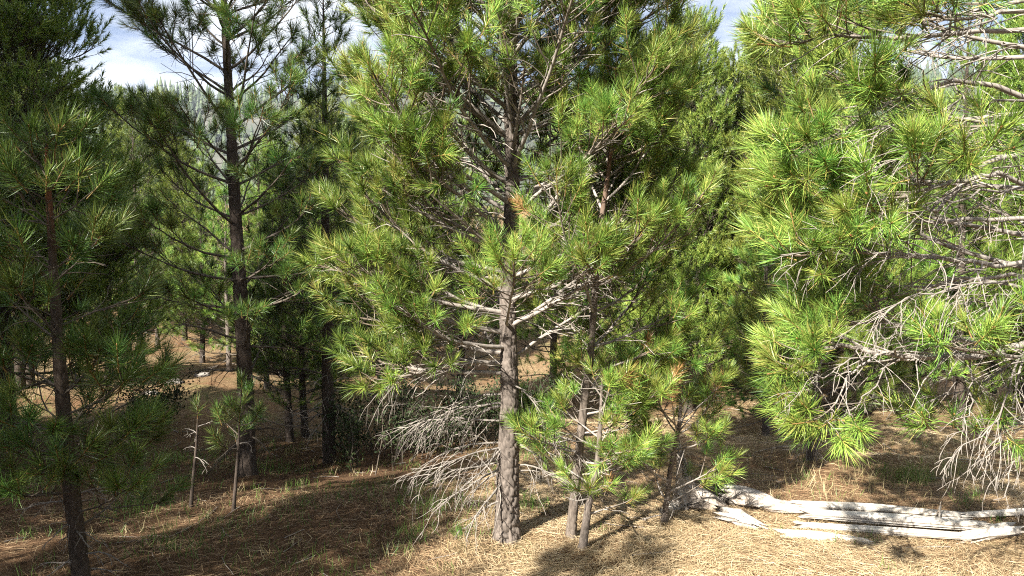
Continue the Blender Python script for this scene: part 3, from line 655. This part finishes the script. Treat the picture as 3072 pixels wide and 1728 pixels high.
# ------------------------------------------------------------------ pines behind: trunk, limbs, crown
def back_pine_meshes(seed, H, rad, r0, lib, z0=0.5, whorl=0.3, per=(4, 7), el=(0, 35), bare=0.3, tsize=1.0, gap=0.11, needle=M_LONG, bark=M_BARKD, deadz=0.5, long_=1.0, curl=0.45):
    rng = np.random.default_rng(seed); n = 7; z = np.linspace(0, H, n)
    C = np.stack([rng.normal(0, 0.03, n).cumsum() * 0.5, rng.normal(0, 0.03, n).cumsum() * 0.5, z], -1); C[0] = (0, 0, -0.05)
    R = r0 * (1 - z / H) ** 0.8 + 0.006
    tm, P, q = trunk_mesh(C, R, seed, 14, 0.06, 0, 0.25); tm.materials.append(bark)
    A = Acc(); D = Acc(); tf = []; zz = z0; az0 = 0
    while zz < H - 0.1:
        nb = rng.integers(*per); az0 += 0.8
        for b in range(nb):
            az = az0 + (b + rng.uniform(-.3, .3)) * 6.283 / nb; h = zz + rng.normal(0, 0.08); f = h / H
            ra = rad(f) * rng.uniform(0.7, 1.12); e = math.radians(el[0] + (el[1] - el[0]) * f + rng.normal(0, 8))
            st = on_path(P, q, h); d = np.array([math.cos(az) * math.cos(e), math.sin(az) * math.cos(e), math.sin(e)])
            if rng.random() < (h - deadz) / 0.6: 
                Q = grow(rng, st, d, ra, 6, curl, 0.2); live_branch(rng, Q, 0.005 + 0.008 * ra, ra / gap, tf, A, bare, tsize, k=4, twig_dead=0.3, long_=long_, lod=1)
            else: dead_branch(rng, grow(rng, st, d, ra * 0.6, 5, -0.4, 0.3), 0.008, D, 4, k=4)
        zz += whorl * rng.uniform(0.75, 1.25)
    tf.append((P[-1], np.array([0, 0, 1.0]), tsize * 1.2))
    F = Acc()
    for p_, d, s in tf:
        V, T, a = lib[rng.integers(len(lib))]; F.add(V @ (align(d, rng.random() * 6.28) * s).T + p_, T, np.clip(a + rng.normal(0, 0.1), 0, 0.9))
    lm = A.mesh('limbs'); lm.materials.append(M_TWIGD)
    fm = F.mesh('crown', smooth=False); fm.materials.append(needle)
    dm = None
    if D.n: dm = D.mesh('dead_limbs'); dm.materials.append(M_DEAD)
    return tm, lm, fm, dm
def back_pine(name, label, group, x, y, meshes, rz=0, s=1.0, sz=1.0, tilt=0.0, cat='pine tree'):
    o = empty(name, (x, y, float(ground_z(x, y)))); o.rotation_euler = (tilt, 0, rz); o.scale = (s, s, s * sz); tag(o, label, cat, group)
    link('trunk', meshes[0], parent=o); tag(link('limbs', meshes[1], parent=o), kind='stuff'); tag(link('crown', meshes[2], parent=o), kind='stuff')
    if meshes[3]: tag(link('dead_limbs', meshes[3], parent=o), kind='stuff')
    return o
def base_at(px, Y): p_ = at(px, 1200, Y); return p_[0], Y

cone = lambda a, b, pw=0.8: (lambda f: a * max(0.0, 1 - f) ** pw + b)
PA = back_pine_meshes(101, 5.6, cone(1.25, 0.12), 0.075, LOW, needle=M_LONG, el=(-5, 40), z0=0.6)
PB = back_pine_meshes(102, 4.6, cone(1.15, 0.12), 0.06, LOW, needle=M_LONG, el=(0, 42), z0=0.3, whorl=0.25, deadz=0.1)
PC = back_pine_meshes(103, 7.0, cone(1.5, 0.2, 0.6), 0.10, SHORT, needle=M_SHORT, el=(0, 40), z0=0.4, gap=0.045, whorl=0.22, tsize=1.15, long_=1.35, deadz=0.2)
PD = back_pine_meshes(104, 6.2, cone(1.2, 0.15, 0.65), 0.085, SHORT, needle=M_SHORT, el=(5, 48), z0=0.4, gap=0.045, whorl=0.21, tsize=1.15, long_=1.35, deadz=0.2)
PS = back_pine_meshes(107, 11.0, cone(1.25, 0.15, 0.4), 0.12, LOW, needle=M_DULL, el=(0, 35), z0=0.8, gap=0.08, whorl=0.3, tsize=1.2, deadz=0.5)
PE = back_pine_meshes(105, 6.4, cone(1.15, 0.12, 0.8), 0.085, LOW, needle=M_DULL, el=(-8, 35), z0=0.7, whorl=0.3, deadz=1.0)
PF = back_pine_meshes(106, 3.6, cone(0.95, 0.1, 0.8), 0.05, MID, needle=M_LONG, el=(0, 45), z0=0.35, whorl=0.24, deadz=0.2, bark=M_BARK)

# left: the dense tall pine, and the dark ones between the open pine and the lit pine
back_pine('dense_pine', 'dense tall shaded pine filling the upper left corner', None, *base_at(20, 9.3), PC, 0.4, 1.12)
back_pine('dense_pine', 'dense pine behind the upper left corner one', None, *base_at(60, 13.0), PD, 2.1, 1.1)
back_pine('dark_pine', 'dark pine with straight black trunk between the open pine and the lit pine', None, *base_at(985, 9.2), PE, 0.9, 0.92)
back_pine('dark_pine', 'thin dark pine, left one of the two slender trunks behind the open pine', None, *base_at(868, 10.2), PE, 2.6, 0.62)
back_pine('dark_pine', 'thin dark pine, right one of the two slender trunks behind the open pine', None, *base_at(915, 10.6), PB, 4.0, 0.85)
# right: young lit pine behind the hanging limbs and its neighbours
back_pine('young_pine', 'sunlit young pine behind the hanging limbs of the right pine', None, *base_at(2440, 8.0), PF, 1.2, 1.05)
back_pine('young_pine', 'smaller sunlit pine between the slim pine and the right pine limbs', None, *base_at(2300, 10.6), PF, 3.3, 0.95)
n_back = 0
backs = [  # pixel x, distance, meshes, scale, name, label
    (2065, 13.5, PD, 1.1, 'lodgepole_pine', 'yellow-green short-needled pine with pointed top right of the large pine'),
    (2200, 15.0, PC, 0.92, 'lodgepole_pine', 'rounder short-needled pine with its top below the patch of sky at right'),
    (1930, 15.5, PC, 1.02, 'lodgepole_pine', 'short-needled pine rising behind the slim leaning pine'),
    (2380, 13.0, PC, 1.1, 'lodgepole_pine', 'tall short-needled pine behind the upper limbs of the right pine'),
    (2525, 12.2, PA, 1.0, 'dark_pine', 'pine with dark trunk foot behind the log, left of the two close ones'),
    (2600, 12.6, PA, 0.9, 'dark_pine', 'pine with dark trunk foot behind the log, right of the two close ones'),
    (2700, 12.4, PB, 1.1, 'dark_pine', 'pine with short trunk below the big hanging limb at right'),
    (2880, 11.8, PA, 1.1, 'dark_pine', 'pine behind the bare twigs near the right edge'),
    (3060, 12.5, PC, 1.0, 'dark_pine', 'back pine furthest to the right, cut by the right edge'),
    (1660, 14.0, PA, 0.95, 'back_pine', 'pine hidden behind the large pine on its right side'),
    (1380, 14.5, PB, 1.15, 'back_pine', 'pine hidden behind the large pine on its left side'),
    (1140, 13.5, PB, 0.95, 'back_pine', 'pine behind the dark leafy shrub'),
    (790, 16.0, PA, 0.85, 'back_pine', 'bright green pine glowing behind the open pine trunk on its right'),
    (610, 17.5, PB, 0.95, 'back_pine', 'bright green pine glowing behind the open pine trunk on its left'),
    (480, 19.5, PA, 0.72, 'back_pine', 'small lit pine at the far end of the sunny clearing'),
    (330, 14.0, PE, 0.85, 'back_pine', 'pine behind the leader of the left young pine'),
    (90, 13.5, PE, 1.0, 'back_pine', 'shaded pine low behind the stem of the left young pine'),
    (430, 16.5, PE, 0.8, 'dark_pine', 'dark pine below the sky gap left of the open pine'),
    (560, 21.0, PD, 0.85, 'lodgepole_pine', 'short-needled pine rising behind the open pine on its left'),
    (840, 16.5, PD, 0.8, 'lodgepole_pine', 'short-needled pine behind the dark straight trunk'),
    (690, 14.8, PF, 0.95, 'young_pine', 'low bright young pine in the clearing just left of the open pine trunk'),
    (395, 15.2, PF, 1.05, 'young_pine', 'low bright young pine at the left side of the clearing'),
    (800, 13.6, PF, 0.9, 'young_pine', 'low bright young pine just right of the open pine trunk'),
    (950, 18.5, PA, 0.8, 'back_pine', 'lit pine far back between the dark straight trunks'),
]
rs = random.Random(5)
for px, Y, me, s, nm, lab in backs:
    back_pine(nm, lab, 'pines of the stand behind', *base_at(px, Y), me, rs.random() * 6.28, s, rs.uniform(0.95, 1.05), rs.uniform(-0.02, 0.02))
deep = [(1050, 24, PD, 1.0, 'narrow far pine top showing between the dark straight pine and the large pine'), (1290, 22, PC, 1.0, 'far pine seen in the gaps of the lower left crown of the large pine'),
        (1490, 23, PA, 1.05, 'far pine seen in the gaps just left of the large trunk'), (1730, 21, PB, 1.1, 'far pine seen in the gaps between the large trunk and the slim stem'),
        (420, 22, PC, 1.0, 'far pine with rounded top under the sky gap right of the dense corner pine'), (735, 22, PB, 1.0, 'far lit pine just right of the open pine trunk at mid height'),
        (630, 24, PA, 1.0, 'far lit pine just left of the open pine trunk at mid height'), (520, 28, PD, 1.05, 'far pointed pine left of the open pine against the hill'),
        (1120, 18, PD, 1.05, 'far pine filling the gap at the upper left edge of the large pine'), (985, 21, PC, 0.98, 'far pine behind the top of the dark straight pine'),
        (2240, 18, PD, 0.95, 'far pine seen between the short-needled pines right of centre'), (2560, 17, PA, 1.1, 'far pine seen under the hanging limbs, left one of four'),
        (2740, 16.5, PB, 1.1, 'far pine seen under the hanging limbs, second of four'), (2880, 16, PA, 1.1, 'far pine seen under the hanging limbs, third of four'), (2980, 16, PB, 1.15, 'far pine seen under the hanging limbs, right one of four'),
        (2420, 20, PC, 1.0, 'far short-needled pine behind the middle of the right pine crown')]
for px, Y, me, s, lab in deep:
    back_pine('back_pine', lab, 'pines deep in the stand', *base_at(px, Y), me, rs.random() * 6.28, s)
# pines standing outside the picture, left and behind the camera, that shade the left side and the foreground
for x, y, me, s in [(-7.2, 0.0, PS, 0.8), (-7.8, 2.4, PS, 0.95), (-7.4, 4.6, PS, 1.0), (-9.2, 6.0, PS, 1.15), (-7.9, 7.4, PS, 1.1), (-10.4, 3.2, PS, 1.15), (-4.66, -1.37, PB, 1.35)]:
    back_pine('shade_pine', 'pine outside the picture on the left that shades the left side', 'pines left of the view', x, y, me, rs.random() * 6.28, s)

back_pine('shade_pine', 'pine outside the picture on the left that shades the left side', 'pines left of the view', -6.2, -0.4, PS, 1.0, 0.9, 0.66)

for x, y, s in [(4.5, -4.5, 1.1), (8.5, -1.0, 1.1), (1.2, -7.5, 1.2), (9.5, 5.0, 1.0), (-2.6, -6.2, 1.1), (-5.4, -9.2, 1.2)]:  # unseen pines added to cut sky light in the shaded parts
    back_pine('sky_block_pine', 'unseen pine added behind or beside the viewer to block sky light', 'added pines blocking sky light', x, y, PS, x, s)

# ------------------------------------------------------------------ fallen wood
def wood_mesh(name, pts, wid, thk, seed, k=30, step=0.02, rough=0.12, jag=0.10, flat=0.0, crack=0.10, sink=0.0):
    """a split, weathered piece of log: grooves run along it, splintered ends"""
    rng = np.random.default_rng(seed); C = np.asarray(pts, float); s = np.concatenate([[0], np.cumsum(np.linalg.norm(np.diff(C, axis=0), axis=1))])
    n = max(8, int(s[-1] / step)); q = np.linspace(0, s[-1], n); P = np.stack([np.interp(q, s, C[:, i]) for i in range(3)], -1)
    W = np.interp(q, s, wid); H = np.interp(q, s, thk)
    t = unit(np.gradient(P, axis=0)); up = np.array([0, 0, 1.0]); sd = unit(np.cross(t, up)); u2 = np.cross(sd, t)
    a = np.arange(k) * 2 * math.pi / k; ca, sa = np.cos(a), np.sin(a)
    sq = 1.0 / np.maximum(np.abs(ca), np.abs(sa)) ** flat
    groove = rng.normal(0, 1, k); groove = np.minimum(0, groove + 0.55)            # lengthwise cracks
    N = vnoise(np.stack(np.broadcast_arrays(ca[None] * 2, sa[None] * 2, (q * 3.0)[:, None]), -1), seed); N2 = vnoise(np.stack(np.broadcast_arrays(ca[None] * 6, sa[None] * 6, (q * 11.0)[:, None]), -1), seed + 1)
    gl = 0.5 + 0.5 * vnoise(np.stack(np.broadcast_arrays(np.arange(k)[None] * 1.7, (q * 2.2)[:, None], 0.0), -1), seed + 2)
    rr = sq[None] * (1 + rough * N + rough * 0.5 * N2 + crack * groove[None] * gl)
    V = P[:, None] + (ca[None] * rr * W[:, None])[..., None] * sd[:, None] + (sa[None] * rr * H[:, None])[..., None] * u2[:, None]
    je = rng.uniform(-1, 1, (2, k)) * jag + 0.4 * jag * np.sin(a * 2 + rng.random())
    f0 = np.clip(1 - q / 0.22, 0, 1)[:, None]; f1 = np.clip(1 - (q[-1] - q) / 0.22, 0, 1)[:, None]
    V = V + t[:, None] * (je[0][None] * f0 + je[1][None] * f1)[..., None]
    A = Acc(); tone = np.clip(-(groove[None] * gl) * 0.8, 0, 0.85)
    V = V.reshape(-1, 3); T = tube_tris(n, k); c0 = V[:k].mean(0) + t[0] * 0.03; c1 = V[-k:].mean(0) - t[-1] * 0.03
    j = np.arange(k); T = np.concatenate([T, np.stack([(j + 1) % k, j, np.full(k, n * k)], -1), np.stack([(n - 1) * k + j, (n - 1) * k + (j + 1) % k, np.full(k, n * k + 1)], -1)])
    A.add(np.concatenate([V, [c0, c1]]), T, np.concatenate([tone.ravel(), [0.9, 0.9]])); return A.mesh(name, smooth=False)
def gp(px, py, Y, lift=0.0):
    p_ = at(px, py, Y); return np.array([p_[0], p_[1], float(ground_z(p_[0], p_[1])) + lift])
root = empty('fallen_log', gp(2400, 1520, 6.05)); tag(root, 'bleached fallen log with rotten grey butt end lying behind the split slab', 'log')
def child(name, me, mat, root):
    me.transform(Matrix.Translation(-Vector(root.location))); return link(name, me, mat, root)
child('rotten_butt', wood_mesh('rotten_butt', [gp(2150, 1450, 6.5, 0.09), gp(2230, 1480, 6.35, 0.09), gp(2320, 1500, 6.25, 0.06), gp(2430, 1515, 6.15, 0.05)], [0.08, 0.12, 0.09, 0.04], [0.07, 0.09, 0.06, 0.03], 3, 34, 0.018, 0.38, 0.2, 0.2, 0.3), M_ROT, root)
child('upper_slab', wood_mesh('upper_slab', [gp(2392, 1518, 6.2, 0.075), gp(2640, 1524, 6.14, 0.085), gp(2885, 1534, 6.06, 0.06)], [0.055, 0.08, 0.055], [0.025, 0.034, 0.022], 5, 40, 0.02, 0.06, 0.09, 0.75, 0.5), M_WOOD, root)
child('branch_stub', wood_mesh('branch_stub', [gp(2815, 1530, 5.98, 0.10), gp(2822, 1505, 5.98, 0.19)], [0.018, 0.008], [0.018, 0.008], 6, 10, 0.01, 0.2, 0.03), M_WOOD, root)
root = empty('split_slab', gp(2690, 1568, 5.8)); tag(root, 'bleached slab of log split lengthwise by a dark crack, nearest long piece', 'log')
child('slab', wood_mesh('slab', [gp(2418, 1548, 5.93, 0.075), gp(2700, 1560, 5.89, 0.075), gp(2962, 1572, 5.84, 0.05)], [0.05, 0.066, 0.055], [0.026, 0.034, 0.03], 8, 42, 0.018, 0.05, 0.07, 0.8, 0.5), M_WOOD, root)
child('lower_slab', wood_mesh('lower_slab', [gp(2405, 1572, 5.77, 0.03), gp(2680, 1580, 5.73, 0.04), gp(2945, 1590, 5.68, 0.03)], [0.035, 0.048, 0.04], [0.018, 0.026, 0.02], 9, 36, 0.018, 0.05, 0.07, 0.7, 0.5), M_WOOD, root)
o = link('thin_log', wood_mesh('thin_log', [gp(2840, 1530, 6.1, 0.05), gp(2960, 1536, 6.12, 0.05), gp(3160, 1542, 6.15, 0.055)], [0.02, 0.032, 0.036], [0.02, 0.03, 0.032], 10, 24, 0.02, 0.12, 0.12, 0.1, 0.25), M_WOOD)
tag(o, 'thin pale log running out of the right edge behind the split slab', 'log')
o = link('buried_log', wood_mesh('buried_log', [gp(2340, 1592, 5.62, 0.012), gp(2450, 1603, 5.58, 0.016), gp(2600, 1614, 5.54, 0.004)], [0.05, 0.05, 0.045], [0.036, 0.036, 0.03], 12, 28, 0.02, 0.08, 0.05, 0.2, 0.35), M_WOOD)
tag(o, 'pale log half buried in needle litter in front of the split slab', 'log')
o = link('bark_chunk', wood_mesh('bark_chunk', [gp(2165, 1535, 5.98, 0.05), gp(2215, 1552, 5.9, 0.06), gp(2272, 1578, 5.78, 0.03)], [0.06, 0.085, 0.04], [0.05, 0.06, 0.03], 14, 26, 0.015, 0.35, 0.12, 0.2, 0.25), M_ROT)
tag(o, 'small rough grey chunk of rotten wood left of the logs', 'wood chunk')
o = link('wood_block', wood_mesh('wood_block', [gp(2905, 1590, 5.66, 0.04), gp(3040, 1570, 5.75, 0.06)], [0.07, 0.06], [0.04, 0.05], 16, 26, 0.02, 0.25, 0.12, 0.2, 0.3), M_WOOD)
tag(o, 'short splintered pale piece at the right end of the split slab', 'wood chunk')
# broken stump
b = gp(2062, 1472, 6.35); root = empty('broken_stump', b); tag(root, 'grey broken stump with splintered top left of the logs', 'stump')
child('stump_wood', wood_mesh('stump_wood', [b + (0, 0, -0.05), b + (-0.01, 0, 0.15), b + (-0.03, 0.02, 0.3), b + (-0.06, 0.03, 0.46)], [0.13, 0.10, 0.06, 0.025], [0.12, 0.09, 0.05, 0.025], 18, 34, 0.016, 0.3, 0.16, 0.1, 0.35), M_ROT, root)
child('root', wood_mesh('root', [b + (0.05, -0.05, 0.1), b + (0.2, -0.07, 0.06), b + (0.33, -0.1, 0.0)], [0.10, 0.09, 0.04], [0.09, 0.08, 0.03], 19, 26, 0.016, 0.35, 0.12, 0.1, 0.3), M_ROT, root)
child('root', wood_mesh('root', [b + (-0.05, -0.05, 0.06), b + (-0.18, -0.12, 0.03), b + (-0.3, -0.2, -0.02)], [0.06, 0.05, 0.02], [0.06, 0.04, 0.02], 20, 20, 0.02, 0.35, 0.1, 0.1, 0.3), M_ROT, root)

# pale rocks in the sunny clearing
rng = np.random.default_rng(8)
for px, Y, s, lab in [(525, 13.6, 0.15, 'pale flat rock in the sunny clearing left of the open pine'), (610, 14.4, 0.11, 'pale rock nearer to the open pine trunk in the clearing'), (455, 12.6, 0.11, 'grey rock at the left edge of the clearing')]:
    p_ = base_at(px, Y); k = 12; th, ph = np.meshgrid(np.linspace(0, math.pi, 9), np.arange(k) * 2 * math.pi / k, indexing='ij')
    D = np.stack([np.sin(th) * np.cos(ph), np.sin(th) * np.sin(ph), np.cos(th)], -1); r = 1 + 0.3 * vnoise(D * 1.6 + px, 3) + 0.12 * vnoise(D * 4 + px, 5)
    V = D * r[..., None] * np.array([1.3, 0.9, 0.55]) * s; A = Acc(); A.add(V.reshape(-1, 3), tube_tris(9, k)); o = link('rock', A.mesh('rock', smooth=False), M_ROCK)
    o.location = (p_[0], p_[1], float(ground_z(*p_)) + s * 0.15); tag(o, lab, 'rock', 'rocks in the clearing')

# dark leafy shrub behind the big pine
def shrub(px0, px1, Y, h, seed, label, nleaf=5200, nst=46):
    rng = np.random.default_rng(seed); xa, xb = base_at(px0, Y)[0], base_at(px1, Y)[0]; xc = (xa + xb) / 2; g0 = float(ground_z(xc, Y)); root = empty('leafy_shrub', (xc, Y, g0)); tag(root, label, 'shrub')
    S = Acc(); pts = []
    for i in range(nst):
        x = rng.uniform(-.5, .5) * (xb - xa) * 0.8; y = rng.normal(0, 0.3); hh = h * rng.uniform(0.55, 1.1) * (1 - 0.5 * abs(x / (xb - xa)))
        Q = grow(rng, (x, y, float(ground_z(xc + x, Y + y)) - g0), (x * 0.5 + rng.normal(0, .25), rng.normal(0, .3), 1), hh, 8, -0.1, 0.35); S.add(*tube(Q, np.linspace(0.008, 0.002, 9), 4), 0.3)
        for _ in range(7):
            q2, d2 = interp(Q, rng.uniform(0.2, 1)); Q2 = grow(rng, q2, d2 + rng.normal(0, 0.7, 3), rng.uniform(0.12, 0.35), 4, 0, 0.35); S.add(*tube(Q2, np.linspace(0.004, 0.0015, 5), 3), 0.5); pts.append(Q2)
    link('stems', S.mesh('stems'), M_TWIGD, root)
    pts = np.concatenate(pts); c = pts[rng.integers(len(pts), size=nleaf)] + rng.normal(0, 0.045, (nleaf, 3)); d = unit(rng.normal(size=(nleaf, 3)) + (0, 0, 0.3)); sd_ = unit(np.cross(d, rng.normal(size=(nleaf, 3)))); l = rng.uniform(0.025, 0.05, nleaf)[:, None]
    V = np.stack([c, c + d * l * .5 + sd_ * l * .32, c + d * l, c + d * l * .5 - sd_ * l * .32], 1).reshape(-1, 3); o = np.arange(nleaf)[:, None, None] * 4
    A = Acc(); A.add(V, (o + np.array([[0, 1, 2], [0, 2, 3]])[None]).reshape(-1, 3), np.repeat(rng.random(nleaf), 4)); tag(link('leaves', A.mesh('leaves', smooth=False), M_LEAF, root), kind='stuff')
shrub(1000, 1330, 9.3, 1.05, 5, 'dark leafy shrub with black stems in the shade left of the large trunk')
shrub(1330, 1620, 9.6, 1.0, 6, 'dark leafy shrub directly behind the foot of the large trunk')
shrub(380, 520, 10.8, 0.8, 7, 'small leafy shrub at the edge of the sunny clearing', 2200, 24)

# ------------------------------------------------------------------ needle litter, grass, sticks
def strips(rng, C, d, l, w, tone, curve=0.12, k3=True):
    n = len(C); sd_ = unit(np.cross(d, rng.normal(0, 0.35, (n, 3)) + (0, 0, 1))); b = rng.normal(0, curve, (n, 1)) * sd_ * l[:, None] + rng.normal(0, 0.03, (n, 1)) * l[:, None] * np.array([0, 0, 1.0])
    e0, e1, mid = C - d * l[:, None] / 2, C + d * l[:, None] / 2, C + b; w = np.asarray(w).reshape(-1, 1)
    wv = unit(np.cross(d, sd_)) * 0 + sd_
    V = np.stack([e0 - wv * w * .4, e0 + wv * w * .4, mid - wv * w * .5, mid + wv * w * .5, e1], 1).reshape(-1, 3); o = np.arange(n)[:, None, None] * 5
    return V, (o + np.array([[0, 1, 3], [0, 3, 2], [2, 3, 4]])[None]).reshape(-1, 3), np.repeat(tone, 5)
rng = np.random.default_rng(15)
def scatter(n, y0, y1, marg=0.4):
    y = np.sqrt(rng.uniform(y0 ** 2, y1 ** 2, n)); x = rng.uniform(-1, 1, n) * (y * 0.70 + marg); return x, y
A = Acc()
for n, y0, y1, w, ls in [(112000, 4.5, 7.2, 0.0025, 0.16), (56000, 7.0, 13.5, 0.0042, 0.16)]:
    x, y = scatter(n, y0, y1); P = np.stack([x, y, 0 * x], -1)
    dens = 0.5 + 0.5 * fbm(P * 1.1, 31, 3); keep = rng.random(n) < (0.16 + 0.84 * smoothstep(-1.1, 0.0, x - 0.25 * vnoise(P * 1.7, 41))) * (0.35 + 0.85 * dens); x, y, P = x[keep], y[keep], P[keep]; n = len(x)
    flow = 3.0 * vnoise(P * 1.3, 33); az = flow + rng.normal(0, 0.75, n); d = unit(np.stack([np.cos(az), np.sin(az), rng.normal(0.0, 0.09, n)], -1))
    z = ground_z(x, y) + 0.006 + rng.random(n) ** 2 * 0.022
    red = smoothstep(-0.1, 0.45, vnoise(P * 0.6, 35)); tone = np.clip(rng.normal(0.66, 0.2, n) - 0.42 * red * smoothstep(6.2, 8.0, y + 0.4 * np.abs(x)) - 0.36 * smoothstep(0.1, -0.9, x), 0, 1)  # needles at left toned darker to deepen the shade there
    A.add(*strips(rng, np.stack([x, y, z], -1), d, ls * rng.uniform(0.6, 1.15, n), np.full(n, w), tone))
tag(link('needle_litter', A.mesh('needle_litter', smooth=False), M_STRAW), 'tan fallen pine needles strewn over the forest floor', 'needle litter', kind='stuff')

A = Acc()
def grass_patch(cx, cy, n, rad, h, tone, tsd=0.15):
    x = cx + rng.normal(0, rad, n); y = cy + rng.normal(0, rad * 0.8, n); d = unit(np.stack([rng.normal(0, .32, n), rng.normal(0, .32, n), np.ones(n)], -1)); l = h * rng.uniform(0.5, 1.15, n)
    C = np.stack([x, y, ground_z(x, y) + l * 0.45], -1); A.add(*strips(rng, C, d, l, np.full(n, 0.0042), np.clip(rng.normal(tone, tsd, n), 0, 1), 0.18))
for px, py, Y, n, rad, h, tone in [(545, 1345, 9.0, 160, 0.22, 0.2, 0.25), (390, 1500, 6.7, 200, 0.22, 0.17, 0.25), (1240, 1640, 5.75, 60, 0.14, 0.17, 0.35), (1385, 1635, 5.72, 45, 0.04, 0.2, 0.2), (1310, 1545, 6.3, 170, 0.2, 0.2, 0.4), (1590, 1545, 6.3, 130, 0.09, 0.15, 0.2),
                                   (2900, 1485, 6.5, 40, 0.07, 0.2, 0.25), (2640, 1415, 7.5, 60, 0.12, 0.14, 0.2), (2740, 1420, 7.3, 300, 0.13, 0.19, 0.62), (2860, 1410, 7.5, 160, 0.13, 0.17, 0.75), (1180, 1480, 7.0, 120, 0.3, 0.14, 0.25), (980, 1500, 6.9, 160, 0.4, 0.13, 0.25),
                                   (800, 1370, 8.7, 200, 0.35, 0.16, 0.35), (860, 1660, 5.3, 90, 0.3, 0.12, 0.3), (1010, 1700, 5.15, 90, 0.25, 0.13, 0.45), (520, 1620, 5.6, 160, 0.35, 0.13, 0.25), (700, 1580, 6.2, 180, 0.35, 0.13, 0.3), (2450, 1470, 6.8, 50, 0.25, 0.1, 0.3), (450, 1430, 7.6, 150, 0.3, 0.16, 0.3), (1750, 1440, 7.8, 80, 0.3, 0.13, 0.45), (120, 1420, 7.5, 160, 0.3, 0.16, 0.3)]:
    p_ = at(px, py, Y); grass_patch(p_[0], p_[1], n, rad, h, tone)
x, y = scatter(900, 5.0, 13.0)
for i in range(900):
    if rng.random() < 0.25 + 0.75 * smoothstep(0.6, -0.4, x[i] - 0.12 * (y[i] - 5)): grass_patch(x[i], y[i], 9, 0.05, 0.13, rng.choice([0.1, 0.25, 0.4, 0.85]))
for i in range(90):
    px, py = rng.uniform(2150, 2900), 0; Y = rng.uniform(6.6, 8.6); p_ = base_at(px, Y); grass_patch(p_[0], p_[1], 3, 0.03, 0.26, 0.92, 0.06)
tag(link('grass', A.mesh('grass', smooth=False), M_GRASS), 'thin green and straw coloured grass blades growing through the litter', 'grass', kind='stuff')
A = Acc()
for i in range(260):
    x, y = scatter(1, 4.9, 11); z = float(ground_z(x, y)[0]); L = rng.uniform(0.08, 0.45); az = rng.random() * 6.28
    Q = grow(rng, (x[0], y[0], z + 0.012), (math.cos(az), math.sin(az), 0.02), L, 5, 0, 0.25); Q[:, 2] = ground_z(Q[:, 0], Q[:, 1]) + 0.012; r = rng.uniform(0.002, 0.006); A.add(*tube(Q, np.linspace(r, r * 0.5, 6), 4), rng.random())
tag(link('fallen_twigs', A.mesh('fallen_twigs'), M_DEAD), 'small grey twigs scattered on the needle litter', 'twigs', kind='stuff')

# ------------------------------------------------------------------ the air between here and the hills
def build_haze():
    x0, x1, y0, y1, z0, z1 = -1700, 1700, -420, 1620, -140, 420
    V = np.array([(x, y, z) for x in (x0, x1) for y in (y0, y1) for z in (z0, z1)], float)
    F = [(0, 1, 3, 2), (4, 6, 7, 5), (0, 4, 5, 1), (2, 3, 7, 6), (0, 2, 6, 4), (1, 5, 7, 3)]
    me = bpy.data.meshes.new('haze'); me.from_pydata(V.tolist(), [], F); me.update()
    m = bpy.data.materials.new('haze_air'); m.use_nodes = True; n = m.node_tree.nodes; n.clear()
    o = n.new('ShaderNodeOutputMaterial'); v = n.new('ShaderNodeVolumePrincipled')
    v.inputs['Color'].default_value = (0.80, 0.88, 1.0, 1); v.inputs['Density'].default_value = 0.00020; v.inputs['Anisotropy'].default_value = 0.3
    m.node_tree.links.new(v.outputs[0], o.inputs['Volume'])
    tag(link('haze', me, m), 'thin pale air haze between the stand and the far hill', 'haze', kind='stuff')
build_haze()
